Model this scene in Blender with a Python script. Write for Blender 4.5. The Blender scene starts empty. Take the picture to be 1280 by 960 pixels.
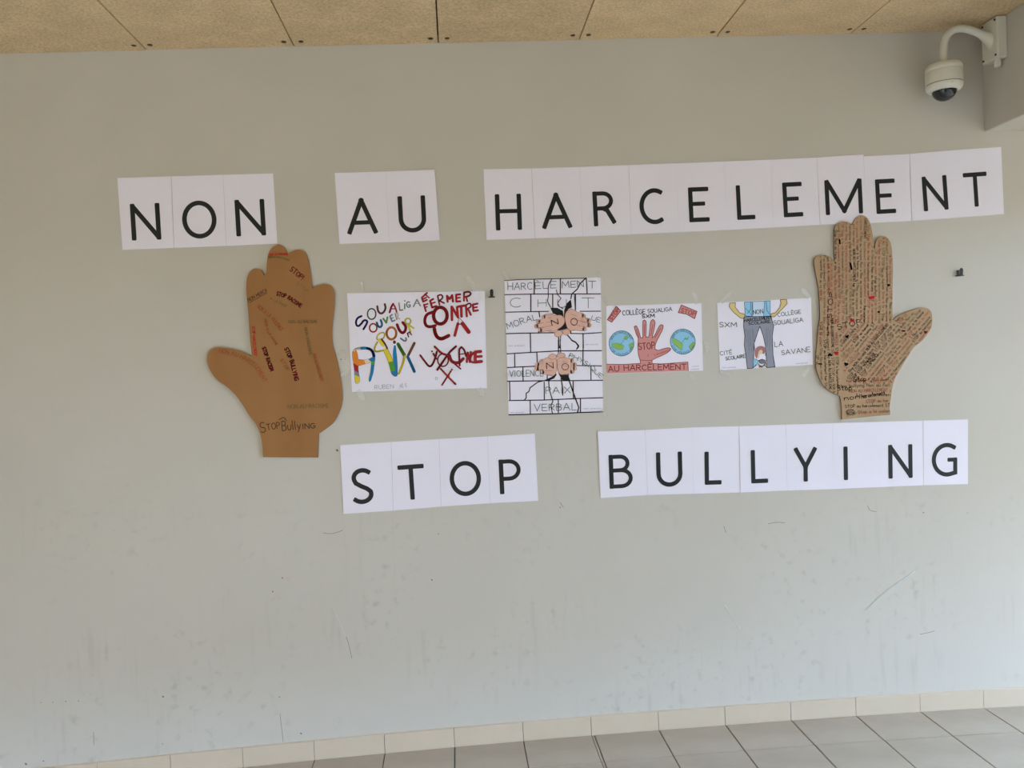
import bpy, bmesh, math, random
from mathutils import Vector, Matrix
random.seed(7)
scn = bpy.context.scene
col = scn.collection
PI = math.pi

# ------------------------------------------------------------------ camera
F, YAW, PIT, ROLL, DIST, CH = 1015.68, -0.0699237, -0.0279379, 0.0470130, 3.50269, 1.660706
def rotm():
    cy, sy = math.cos(YAW), math.sin(YAW); cp, sp = math.cos(PIT), math.sin(PIT); cr, sr = math.cos(ROLL), math.sin(ROLL)
    Rz = Matrix(((cy,-sy,0),(sy,cy,0),(0,0,1))); Rx = Matrix(((1,0,0),(0,cp,-sp),(0,sp,cp))); Ry = Matrix(((cr,0,sr),(0,1,0),(-sr,0,cr)))
    return Rz @ Rx @ Ry
RM = rotm()
cam = bpy.data.cameras.new('camera'); camo = bpy.data.objects.new('camera', cam); col.objects.link(camo)
cam.sensor_width = 36; cam.lens = F*36/1280; cam.clip_start = .05; cam.clip_end = 200
Rt, Fw, Up = RM.col[0], RM.col[1], RM.col[2]
camo.matrix_world = Matrix(((Rt[0],Up[0],-Fw[0],0),(Rt[1],Up[1],-Fw[1],-DIST),(Rt[2],Up[2],-Fw[2],CH),(0,0,0,1)))
scn.camera = camo
# ------------------------------------------------------------------ sky, sun, exposure
w = bpy.data.worlds.new('sky'); scn.world = w; w.use_nodes = True
nt = w.node_tree; bg = nt.nodes['Background']
tc = nt.nodes.new('ShaderNodeTexCoord'); sx = nt.nodes.new('ShaderNodeSeparateXYZ'); cr_ = nt.nodes.new('ShaderNodeValToRGB')
nt.links.new(tc.outputs['Generated'], sx.inputs[0]); nt.links.new(sx.outputs['Z'], cr_.inputs[0]); nt.links.new(cr_.outputs[0], bg.inputs[0])
cr_.color_ramp.elements[0].color = (.475,.705,1,1); cr_.color_ramp.elements[1].color = (.38,.62,1,1); cr_.color_ramp.elements[1].position = .9
bg.inputs[1].default_value = 28.0
sun = bpy.data.lights.new('sun','SUN'); sun.energy = 4.0; sun.angle = math.radians(.6); sun.color = (1,.93,.82)
so = bpy.data.objects.new('sun', sun); col.objects.link(so); so.rotation_euler = (math.radians(-28), math.radians(22), 0)
scn.view_settings.view_transform = 'Standard'; scn.view_settings.look = 'None'
scn.view_settings.gamma = 1; scn.view_settings.use_curve_mapping = False
scn.view_settings.exposure = -0.02

# ------------------------------------------------------------------ helpers
def W(px, py, Y=0.0):
    """the point at depth Y (wall plane is 0) seen at photograph pixel px, py"""
    v = RM @ Vector(((px-640)/F, 1, -(py-480)/F)); t = (Y+DIST)/v[1]
    return Vector((v[0]*t, Y, CH+v[2]*t))
def crop(ox, oy, s):
    return lambda x, y: (ox+x/s, oy+y/s)
def link_mesh(name, vs, fs, mats, parent=None, origin=(0,0,0), mi=None, smooth=False):
    me = bpy.data.meshes.new(name); o3 = Vector(origin)
    me.from_pydata([tuple(Vector(v)-o3) for v in vs], [], fs)
    if not isinstance(mats, (list, tuple)): mats = [mats]
    for m in mats: me.materials.append(m)
    if mi:
        for p, i in zip(me.polygons, mi): p.material_index = i
    if smooth:
        for p in me.polygons: p.use_smooth = True
    me.update()
    o = bpy.data.objects.new(name, me); col.objects.link(o)
    if parent:
        o.parent = parent; o.location = o3 - abs_loc(parent)
    else: o.location = o3
    return o
def abs_loc(o):
    l = Vector(o.location)
    while o.parent: o = o.parent; l = l + Vector(o.location)
    return l
def empty(name, loc):
    o = bpy.data.objects.new(name, None); o.location = loc; o.empty_display_size = .05; col.objects.link(o); return o
def tag(o, label=None, cat=None, group=None, kind=None):
    if label: o['label'] = label
    if cat: o['category'] = cat
    if group: o['group'] = group
    if kind: o['kind'] = kind
    return o
def box(x0,x1,y0,y1,z0,z1, f0=None):
    """box verts/faces; z0/z1 may be callables of x"""
    a = (lambda x: z0(x)) if callable(z0) else (lambda x: z0)
    b = (lambda x: z1(x)) if callable(z1) else (lambda x: z1)
    vs = [(x0,y0,a(x0)),(x1,y0,a(x1)),(x1,y1,a(x1)),(x0,y1,a(x0)),(x0,y0,b(x0)),(x1,y0,b(x1)),(x1,y1,b(x1)),(x0,y1,b(x0))]
    fs = [(0,3,2,1),(4,5,6,7),(0,1,5,4),(1,2,6,5),(2,3,7,6),(3,0,4,7)]
    return vs, fs
class Geo:
    def __init__(s): s.v=[]; s.f=[]; s.m=[]
    def add(s, vs, fs, m=0):
        n=len(s.v); s.v+=[tuple(v) for v in vs]; s.f+=[tuple(i+n for i in f) for f in fs]; s.m+=[m]*len(fs)
    def box(s,*a,m=0): v,f=box(*a); s.add(v,f,m)
    def lathe(s, prof, c, n=40, axis='z', m=0):
        c=Vector(c); vs=[]; fs=[]
        for r,h in prof:
            for k in range(n):
                a=2*PI*k/n
                p=(r*math.cos(a), r*math.sin(a), h) if axis=='z' else ((h, r*math.cos(a), r*math.sin(a)) if axis=='x' else (r*math.cos(a), h, r*math.sin(a)))
                vs.append(c+Vector(p))
        for i in range(len(prof)-1):
            for k in range(n):
                fs.append((i*n+k, i*n+(k+1)%n, (i+1)*n+(k+1)%n, (i+1)*n+k))
        s.add(vs,fs,m)
    def tube(s, pts, rad, n=18, m=0, cap=True):
        pts=[Vector(p) for p in pts]; vs=[]; fs=[]; up=Vector((0,1,0))
        for i,p in enumerate(pts):
            t=(pts[min(i+1,len(pts)-1)]-pts[max(i-1,0)]).normalized()
            a=up.cross(t).normalized(); b=t.cross(a).normalized(); r=rad[i] if isinstance(rad,(list,tuple)) else rad
            for k in range(n):
                g=2*PI*k/n; vs.append(p+a*(r*math.cos(g))+b*(r*math.sin(g)))
        for i in range(len(pts)-1):
            for k in range(n): fs.append((i*n+k,i*n+(k+1)%n,(i+1)*n+(k+1)%n,(i+1)*n+k))
        if cap: fs.append(tuple(range(n))); fs.append(tuple(range(len(pts)*n-n,len(pts)*n)))
        s.add(vs,fs,m)
    def build(s,name,mats,parent=None,origin=(0,0,0),smooth=False,bevel=0):
        o=link_mesh(name,s.v,s.f,mats,parent,origin,s.m,smooth)
        bm=bmesh.new(); bm.from_mesh(o.data); bmesh.ops.recalc_face_normals(bm,faces=bm.faces)
        if smooth:
            for e in bm.edges:
                if len(e.link_faces)==2 and e.calc_face_angle(0)>.6: e.smooth=False
        bm.to_mesh(o.data); bm.free()
        if bevel:
            b=o.modifiers.new('bevel','BEVEL'); b.width=bevel; b.segments=2; b.limit_method='ANGLE'
        return o
def catmull(pts, n=6, closed=False, corner=62):
    """smooth polyline that keeps its sharp corners"""
    P=[Vector(p) for p in pts]; N=len(P); out=[]
    def tan(i):
        if closed: a,b,c=P[i-1],P[i],P[(i+1)%N]
        else:
            if i==0 or i==N-1: return None
            a,b,c=P[i-1],P[i],P[i+1]
        d1=(b-a); d2=(c-b)
        if d1.length<1e-9 or d2.length<1e-9: return None
        if math.degrees(d1.angle(d2))>corner: return None
        return (c-a).normalized()
    T=[tan(i) for i in range(N)]
    for i in range(N if closed else N-1):
        a=P[i]; b=P[(i+1)%N]; L=(b-a).length
        ta=T[i]*L if T[i] is not None else (b-a); tb=T[(i+1)%N]*L if T[(i+1)%N] is not None else (b-a)
        for k in range(n):
            t=k/n; h1=2*t**3-3*t*t+1; h2=t**3-2*t*t+t; h3=-2*t**3+3*t*t; h4=t**3-t*t
            out.append(a*h1+ta*h2+b*h3+tb*h4)
    if not closed: out.append(P[-1])
    return out

# ------------------------------------------------------------------ materials
MATS={}
def mat(name, c, rough=.6, spec=.3, metal=0):
    if name in MATS: return MATS[name]
    m=bpy.data.materials.new(name); m.use_nodes=True; b=m.node_tree.nodes['Principled BSDF']
    b.inputs['Base Color'].default_value=(*c,1); b.inputs['Roughness'].default_value=rough
    b.inputs['Specular IOR Level'].default_value=spec; b.inputs['Metallic'].default_value=metal
    MATS[name]=m; return m
def N(m,t,**k):
    n=m.node_tree.nodes.new(t)
    for a,v in k.items(): setattr(n,a,v)
    return n
def noise_mat(name, c1, c2, scale, rough=.7, spec=.2, detail=4, stretch=(1,1,1), bump=0, p0=.35, p1=.65):
    m=mat(name,c1,rough,spec); nt=m.node_tree; b=nt.nodes['Principled BSDF']
    tc=N(m,'ShaderNodeTexCoord'); mp=N(m,'ShaderNodeMapping'); no=N(m,'ShaderNodeTexNoise'); r=N(m,'ShaderNodeValToRGB')
    mp.inputs['Scale'].default_value=stretch; no.inputs['Scale'].default_value=scale; no.inputs['Detail'].default_value=detail
    nt.links.new(tc.outputs['Object'],mp.inputs[0]); nt.links.new(mp.outputs[0],no.inputs[0]); nt.links.new(no.outputs[0],r.inputs[0])
    r.color_ramp.elements[0].color=(*c1,1); r.color_ramp.elements[1].color=(*c2,1); r.color_ramp.elements[0].position=p0; r.color_ramp.elements[1].position=p1
    nt.links.new(r.outputs[0],b.inputs['Base Color'])
    if bump:
        bu=N(m,'ShaderNodeBump'); bu.inputs['Strength'].default_value=bump; bu.inputs['Distance'].default_value=.004
        nt.links.new(no.outputs[0],bu.inputs['Height']); nt.links.new(bu.outputs[0],b.inputs['Normal'])
    return m
# painted wall: satin beige-grey paint with scuffs and grime, stronger low down where people touch it
def wall_material():
    m=mat('wall_paint',(.55,.53,.44),.5,.25); nt=m.node_tree; L=nt.links.new; b=nt.nodes['Principled BSDF']
    tc=N(m,'ShaderNodeTexCoord')
    def noise(scale, st, det, p0, p1):
        mp=N(m,'ShaderNodeMapping'); mp.inputs['Scale'].default_value=st; no=N(m,'ShaderNodeTexNoise'); no.inputs['Scale'].default_value=scale; no.inputs['Detail'].default_value=det
        r=N(m,'ShaderNodeMapRange'); r.inputs[1].default_value=p0; r.inputs[2].default_value=p1; r.interpolation_type='SMOOTHSTEP'
        L(tc.outputs['Object'],mp.inputs[0]); L(mp.outputs[0],no.inputs[0]); L(no.outputs[0],r.inputs[0]); return r.outputs[0]
    sx=N(m,'ShaderNodeSeparateXYZ'); L(tc.outputs['Object'],sx.inputs[0])
    zr=N(m,'ShaderNodeMapRange'); zr.inputs[1].default_value=1.45; zr.inputs[2].default_value=.6; L(sx.outputs['Z'],zr.inputs[0])
    def mul(a,bv):
        n=N(m,'ShaderNodeMath',operation='MULTIPLY'); L(a,n.inputs[0])
        if isinstance(bv,(int,float)): n.inputs[1].default_value=bv
        else: L(bv,n.inputs[1])
        return n.outputs[0]
    def mix(fac,c1,c2):
        n=N(m,'ShaderNodeMix',data_type='RGBA'); L(fac,n.inputs[0])
        if isinstance(c1,tuple): n.inputs[6].default_value=(*c1,1)
        else: L(c1,n.inputs[6])
        n.inputs[7].default_value=(*c2,1); return n.outputs[2]
    base=mix(noise(1.2,(1,1,1),3,.3,.7),WALL1,WALL2)
    streak=mul(mul(noise(9,(3.2,1,.35),5,.52,.74),noise(1.7,(1,1,1.3),2,.45,.6)),zr.outputs[0])
    smud=mul(mul(noise(22,(1,1,1),6,.54,.74),noise(2.3,(1,1,1),2,.42,.62)),zr.outputs[0])
    c=mix(mul(streak,.16),base,(.26,.23,.19)); c=mix(mul(smud,.30),c,(.24,.22,.19))
    L(c,b.inputs['Base Color'])
    no=N(m,'ShaderNodeTexNoise'); no.inputs['Scale'].default_value=140; L(tc.outputs['Object'],no.inputs[0])
    bu=N(m,'ShaderNodeBump'); bu.inputs['Strength'].default_value=.08; bu.inputs['Distance'].default_value=.002; L(no.outputs[0],bu.inputs['Height']); L(bu.outputs[0],b.inputs['Normal'])
    return m
WALL1=(.572,.517,.445); WALL2=(.597,.542,.47)
M_wall=wall_material()
M_paper=mat('printer_paper',(.86,.80,.88),.75,.12)
M_ink=mat('printed_ink',(.012,.012,.014),.5,.3)
M_white=mat('camera_housing_plastic',(.74,.69,.58),.42,.4)
M_black=mat('black_metal',(.02,.018,.016),.45,.4)
M_screw=mat('dark_screw',(.07,.04,.022),.5,.3)
M_skirt=noise_mat('skirting_ceramic',(.60,.48,.35),(.65,.53,.40),3,.35,.45)
M_grout=noise_mat('grout',(.10,.085,.07),(.16,.14,.12),30,.9)
M_out=noise_mat('courtyard_concrete',(.17,.107,.05),(.22,.14,.07),.5,.9)
M_blocker=noise_mat('sky_blocker',(.175,.097,.038),(.21,.122,.052),.4,.9)  # warm tone of the added sky blockers, tuned for their bounce
def board_material():
    m=noise_mat('chipboard',(.58,.405,.225),(.80,.58,.345),105,.8,.15,7,(1,1,1),.12,.30,.62)
    nt=m.node_tree; b=nt.nodes['Principled BSDF']; r=[n for n in nt.nodes if n.type=='VALTORGB'][0]
    oi=N(m,'ShaderNodeObjectInfo'); tc=[n for n in nt.nodes if n.type=='TEX_COORD'][0]
    no=N(m,'ShaderNodeTexNoise'); no.inputs['Scale'].default_value=5; nt.links.new(tc.outputs['Object'],no.inputs[0])
    mr=N(m,'ShaderNodeMapRange'); mr.inputs[1].default_value=.3; mr.inputs[2].default_value=.7; mr.inputs[3].default_value=.88; mr.inputs[4].default_value=1.06; nt.links.new(no.outputs[0],mr.inputs[0])
    m2=N(m,'ShaderNodeMapRange'); m2.inputs[3].default_value=.9; m2.inputs[4].default_value=1.06; nt.links.new(oi.outputs['Random'],m2.inputs[0])
    mu=N(m,'ShaderNodeMath',operation='MULTIPLY'); nt.links.new(mr.outputs[0],mu.inputs[0]); nt.links.new(m2.outputs[0],mu.inputs[1])
    hs=N(m,'ShaderNodeHueSaturation'); nt.links.new(r.outputs[0],hs.inputs['Color']); nt.links.new(mu.outputs[0],hs.inputs['Value']); nt.links.new(hs.outputs[0],b.inputs['Base Color'])
    return m
M_board=board_material()
def tile_material():
    m=noise_mat('floor_ceramic',(.39,.31,.23),(.455,.375,.285),2.2,.3,.5,6,(1,2.5,1),0)
    nt=m.node_tree; b=nt.nodes['Principled BSDF']; tc=[n for n in nt.nodes if n.type=='TEX_COORD'][0]
    no=N(m,'ShaderNodeTexNoise'); no.inputs['Scale'].default_value=18; nt.links.new(tc.outputs['Object'],no.inputs[0])
    bu=N(m,'ShaderNodeBump'); bu.inputs['Strength'].default_value=.12; bu.inputs['Distance'].default_value=.01; nt.links.new(no.outputs[0],bu.inputs['Height']); nt.links.new(bu.outputs[0],b.inputs['Normal'])
    rr=N(m,'ShaderNodeMapRange'); rr.inputs[3].default_value=.24; rr.inputs[4].default_value=.5; nt.links.new(no.outputs[0],rr.inputs[0]); nt.links.new(rr.outputs[0],b.inputs['Roughness'])
    return m
M_tile=tile_material()
def card_material(name,c1,c2):
    m=noise_mat(name,c1,c2,6,.85,.1,5,(1,1,.4),.05)
    return m
M_card1=card_material('brown_cardboard',(.335,.158,.058),(.375,.182,.07))
M_card2=card_material('pale_cardboard',(.44,.285,.165),(.49,.325,.195))
M_edge=mat('cardboard_edge',(.12,.085,.055),.9,.1)
def tape_material():
    m=bpy.data.materials.new('clear_tape'); m.use_nodes=True; nt=m.node_tree; b=nt.nodes['Principled BSDF']
    b.inputs['Base Color'].default_value=(.86,.85,.80,1); b.inputs['Roughness'].default_value=.45; b.inputs['Alpha'].default_value=.16; b.inputs['Specular IOR Level'].default_value=.6
    return m
M_tape=tape_material()
M_dome=mat('smoked_dome',(.012,.013,.018),.06,.6)

# ------------------------------------------------------------------ the setting
def zf(x):
    x=max(-1.7,min(2.7,x)); return .0042+.0082*x-.0065*x*x
def zc(x): return 3.0255+.0037*x
def struct(o,label=None): return tag(o,label,kind='structure')
XL,XR,YF,FX,FX2=-5.2,4.0,-4.0,-3.5,-.3
g=Geo(); g.box(XL-.2,XR,0,.25,-.15,3.5); wall=g.build('wall_back',M_wall); struct(wall,'beige-grey painted wall with scuffs, carrying the paper letters and posters')
g=Geo(); g.box(XL-.2,XL,YF,0,-.15,3.5); struct(g.build('wall_left',M_wall),'painted end wall on the left, out of view')
g=Geo(); g.box(XL-.2,FX,YF-.2,YF,-.15,3.5); g.box(FX2,XR,YF-.2,YF,-.15,3.5); struct(g.build('wall_front',M_wall),'unseen wall added behind the viewer, its opening placed to steer daylight')  # unseen; closed and open stretches chosen for how daylight reaches the back wall
# downstand beam on the right
BX=2.414
g=Geo(); g.box(BX,BX+.62,YF,0,2.586,3.3); struct(g.build('trim_1',M_wall,bevel=.006),'painted beam dropping from the ceiling at the right, carrying the camera')
# ceiling: void above, boards as parts
ceil=empty('ceiling',(0,-3,3.04)); struct(ceil,'chipboard panel ceiling with dark joints')
g=Geo(); g.box(XL,XR,YF-.6,0,3.062,3.4); g.build('ceiling_void',M_grout,ceil,(0,-3,3.1))
PX0,PW=-1.2098+.002,.6037
for j in range(3):
    y1=-2.05*j-.001; y0=max(YF,-2.05*(j+1)+.003)
    for i in range(-6,17):
        x0=PX0+PW*(i-1)+.0028; x1=PX0+PW*i-.0028
        if x0<BX<x1: x1=BX-.004
        elif BX<=x0<BX+.62: continue
        if x1-x0<.05: continue
        x0=max(x0,XL+.002)
        dz=random.uniform(-.0012,.0012)+(.004 if i in(5,) else 0)*0
        cx=(x0+x1)/2
        g=Geo(); g.box(x0,x1,y0,y1,lambda x:zc(x)+dz,lambda x:zc(x)+.02)
        p=g.build('ceiling_panel',M_board,ceil,(cx,(y0+y1)/2,3.04))
        if j==0 and -3<cx<2.4:
            for sxx,edge in((x0+.032,0),(x1-.028,1)):
                if edge and x1>2.3: continue
                s=Geo(); s.lathe([(.0,-.003),(.007,-.003),(.0105,-.0012),(.011,.004)],(sxx+random.uniform(-.003,.003),-.052,zc(sxx)),14)
                s.build('screw',M_screw,p,(sxx,-.052,zc(sxx)),smooth=True)
# floor
floor=empty('floor',(0,-3,0)); struct(floor,'beige-grey square ceramic floor tiles with dark joints')
g=Geo()
n=24
for k in range(n):
    a=XL+(XR-XL)*k/n; b_=XL+(XR-XL)*(k+1)/n
    g.box(a,b_,YF,0,-.14,lambda x:zf(x)-.0035)
g.build('grout_bed',M_grout,floor,(0,-3,0))
TX0=-1.2781; far=Geo()
def tile_box(x0,x1,y0,y1,dz,G):
    c=.0016
    vs=[];
    for (xx,yy,zz) in((x0,y0,-.009),(x1,y0,-.009),(x1,y1,-.009),(x0,y1,-.009),(x0,y0,-c),(x1,y0,-c),(x1,y1,-c),(x0,y1,-c),(x0+c,y0+c,0),(x1-c,y0+c,0),(x1-c,y1-c,0),(x0+c,y1-c,0)):
        vs.append((xx,yy,zf(xx)+zz+dz))
    fs=[(8,9,10,11)]
    for a in range(4):
        b=(a+1)%4; fs+= [(a,b,4+b,4+a),(4+a,4+b,8+b,8+a)]
    G.add(vs,fs)
rows=[(-.2505,-.0125)]+[(-.2505-.3*k,-.2505-.3*(k-1)) for k in range(1,20)]
for r,(y0,y1) in enumerate(rows):
    y0=max(y0,YF)
    if y1-y0<.03: continue
    for i in range(-13,35):
        x0=TX0+.3*i; x1=x0+.3; dz=random.uniform(-.0005,.0005)
        a,b=x0+.0022,x1-.0022
        if x1<XL+.05 or x1>XR: continue
        if i==6: a+=.012
        if r<4 and -1<=i<=14 or r==0 and -6<=i<=17:
            g=Geo(); tile_box(a,b,y0+.0012,y1-.0012,dz,g); g.build('floor_tile',M_tile,floor,((a+b)/2,(y0+y1)/2,0))
            if i==6:
                g=Geo(); tile_box(x0+.0005,x0+.0095,y0+.0012,y1-.0012,dz,g); g.build('tile_sliver',M_tile,floor,(x0+.005,(y0+y1)/2,0))
        else: tile_box(a,b,y0+.0012,y1-.0012,dz,far)
tag(far.build('floor_tile',M_tile,floor,(0,-3,0)),kind='stuff')
# skirting
base=empty('baseboard_back',(0,0,0)); struct(base,'row of cream ceramic skirting tiles along the foot of the wall')
for i in range(-13,35):
    x0=TX0+.3*i+.0012; x1=TX0+.3*(i+1)-.0012; t=.0105+random.uniform(-.0006,.0006); h=.081+random.uniform(-.0008,.0008)
    if x1<XL+.03 or x1>XR: continue
    x0=max(x0,XL+.002)
    c=.0022; vs=[]
    for x in(x0,x1):
        z=zf(x)
        vs+=[(x,0,z-.003),(x,-t,z-.003),(x,-t,z+h-c),(x,-t+c,z+h),(x,0,z+h)]
    fs=[(0,1,2,3,4),(9,8,7,6,5)]+[(k,5+k,5+(k+1)%5,(k+1)%5) for k in range(5)]
    g=Geo(); g.add(vs,fs); g.build('skirting_tile',M_skirt,base,((x0+x1)/2,0,0))
g=Geo(); 
for k in range(40):
    a=XL+(XR-XL)*k/40; b=XL+(XR-XL)*(k+1)/40; g.box(a,b,-.006,0,lambda x:zf(x)-.004,lambda x:zf(x)+.078)
g.build('skirting_grout',M_grout,base)
# the open courtyard side beyond the gallery (behind the viewer), with added sky blockers
g=Geo(); g.box(-30,40,-40,YF,-.4,-.06); g.box(XR,40,YF,14,-.4,-.06); struct(g.build('courtyard_ground',M_out),'sunlit courtyard paving, out of view')
g=Geo(); g.box(XR,XR+.25,YF-.25,.25,2.3,3.5); struct(g.build('added_lintel_right',M_wall),'unseen lintel added over the open right end to block sky light')  # added to keep right-end sky off the upper wall
g=Geo(); g.box(FX,FX2,YF-.25,YF,2.55,3.5); struct(g.build('added_lintel_front',M_wall),'unseen lintel added over the open side, set low to cut sky light')  # added; its lower edge sets where sky light starts on the wall
g=Geo(); g.box(-30,34,-27,-23,-.3,11.8); struct(g.build('sky_blocker_front',M_blocker),'unseen block added across the courtyard to hide the low sky')  # added horizon blocker, height chosen so only the lower wall sees sky
g=Geo(); g.box(26,30,-23,14,-.3,2.4); struct(g.build('sky_blocker_right',M_blocker),'unseen block added beyond the open right end to limit its sky light')  # added blocker, height chosen for the sky entering from the right

# ------------------------------------------------------------------ drawing on flat surfaces
class Sheet:
    """a flat surface near the wall; drawing coordinates are photograph pixels projected on it"""
    def __init__(s, Y): s.Y=Y; s.k=0
    def y(s, x): return s.Y(x) if callable(s.Y) else s.Y
    def pt(s, px, py, lift=0):
        p=W(px,py,0); yy=s.y(p[0]); q=W(px,py,yy); return Vector((q[0],yy-lift,q[2]))
class Ink:
    def __init__(s, sheet): s.sh=sheet; s.g=Geo(); s.mats=[]; s.n=0
    def mi(s, c):
        m=ink(c) 
        if m not in s.mats: s.mats.append(m)
        return s.mats.index(m)
    def lift(s): s.sh.k+=1; return .00035+.000012*s.sh.k
    def poly(s, pts, c, smooth=False, n=5):
        if smooth: pts=[(p[0],p[1]) for p in catmull([(a,b,0) for a,b in pts],n,True)]
        L=s.lift(); s.g.add([s.sh.pt(a,b,L) for a,b in pts],[tuple(range(len(pts)))],s.mi(c))
    def line(s, pts, wd, c, smooth=False, L=None, taper=False):
        """wd in pixels"""
        if smooth: pts=[(p[0],p[1]) for p in catmull([(a,b,0) for a,b in pts],4,False,100)]
        L=L or s.lift(); m=s.mi(c); r=wd/2
        nd=6 if wd<1.3 else 10
        for i,(a,b) in enumerate(pts):
            if wd>=.55: s.g.add([s.sh.pt(a+r*math.cos(2*PI*k/nd),b+r*math.sin(2*PI*k/nd),L) for k in range(nd)],[tuple(range(nd))],m)
            if i+1<len(pts):
                a2,b2=pts[i+1]; dx,dy=a2-a,b2-b; d=math.hypot(dx,dy)
                if d<1e-6: continue
                nx,ny=-dy/d*r,dx/d*r
                s.g.add([s.sh.pt(a+nx,b+ny,L),s.sh.pt(a2+nx,b2+ny,L),s.sh.pt(a2-nx,b2-ny,L),s.sh.pt(a-nx,b-ny,L)],[(0,1,2,3)],m)
    def ring(s, cx, cy, rx, ry, wd, c, rot=0, n=24):
        pts=[]
        for k in range(n+1):
            a=2*PI*k/n; x,y=rx*math.cos(a),ry*math.sin(a); pts.append((cx+x*math.cos(rot)-y*math.sin(rot),cy+x*math.sin(rot)+y*math.cos(rot)))
        s.line(pts,wd,c)
    def disc(s, cx, cy, rx, ry, c, n=28): s.poly([(cx+rx*math.cos(2*PI*k/n),cy+ry*math.sin(2*PI*k/n)) for k in range(n)],c)
    def text(s, string, path, h, wd, c, jit=.06, asp=None, inside=None):
        """hand lettering whose foot follows the pixel path, fitted to its length"""
        P=[Vector(p) for p in path]; seg=[(P[i+1]-P[i]).length for i in range(len(P)-1)]; tot=sum(seg)
        ws=[(FONT[ch][0] if ch in FONT else .6) for ch in string]; sp=.22; TW=sum(ws)+sp*(len(ws)-1); k=tot/TW
        L=s.lift(); u=0
        for ch,wch in zip(string,ws):
            m=(u+wch/2)*k; d=m; i=0
            while i<len(seg)-1 and d>seg[i]: d-=seg[i]; i+=1
            t=(P[i+1]-P[i]).normalized(); o=P[i]+t*d; up=Vector((t[1],-t[0]))
            hh=h*random.uniform(1-jit,1+jit); an=random.uniform(-jit,jit); 
            if ch in FONT and (inside is None or (inside(o) and inside(o+up*h))):
                for st in FONT[ch][1]:
                    pts=[]
                    for (x,y) in st:
                        x2=(x-wch/2)+an*y*.5; q=o+t*(x2*k)+up*(y*hh); pts.append((q[0],q[1]))
                    s.line(pts,wd,c,L=L)
            u+=wch+sp
    def build(s,name,parent,label=None):
        if not s.g.v: return
        o=link_mesh(name,s.g.v,s.g.f,s.mats,parent,abs_loc(parent),s.g.m)
        if label: o['label']=label
        return o
INK={}
def ink(c):
    if c not in INK: INK[c]=mat('ink_'+c,INKC[c],.65,.15)
    return INK[c]
INKC=dict(black=(.014,.013,.016),brown=(.12,.045,.02),darkink=(.055,.032,.022),red=(.42,.022,.026),maroon=(.20,.014,.024),navy=(.018,.016,.12),blue=(.02,.20,.42),
 sky=(.30,.58,.78),green=(.10,.33,.03),darkgreen=(.04,.10,.075),grey=(.24,.26,.30),tan=(.5,.34,.2),yellow=(.78,.60,.04),olive=(.42,.38,.10),orange=(.78,.24,.03),
 peach=(.82,.60,.42),choc=(.17,.05,.035),purple=(.27,.26,.40),pink=(.68,.28,.26),skin=(.74,.45,.36),bred=(.62,.03,.03),pencil=(.36,.36,.42),rust=(.36,.09,.03),
 moss=(.17,.13,.05),pale=(.62,.72,.84),trouser=(.30,.30,.36),shade=(.20,.20,.25),arm=(.74,.56,.24),hair=(.44,.20,.19),lime=(.30,.50,.12),white=(.84,.83,.88),
 bluegrey=(.08,.16,.28),redbrown=(.36,.10,.055),faint=(.55,.55,.62),scuff=(.17,.16,.14),scuffpale=(.66,.65,.6),scuffred=(.35,.05,.03))
def arc(cx,cy,rx,ry,a0,a1,n=10): return [(cx+rx*math.cos(math.radians(a0+(a1-a0)*k/n)),cy+ry*math.sin(math.radians(a0+(a1-a0)*k/n))) for k in range(n+1)]
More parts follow.
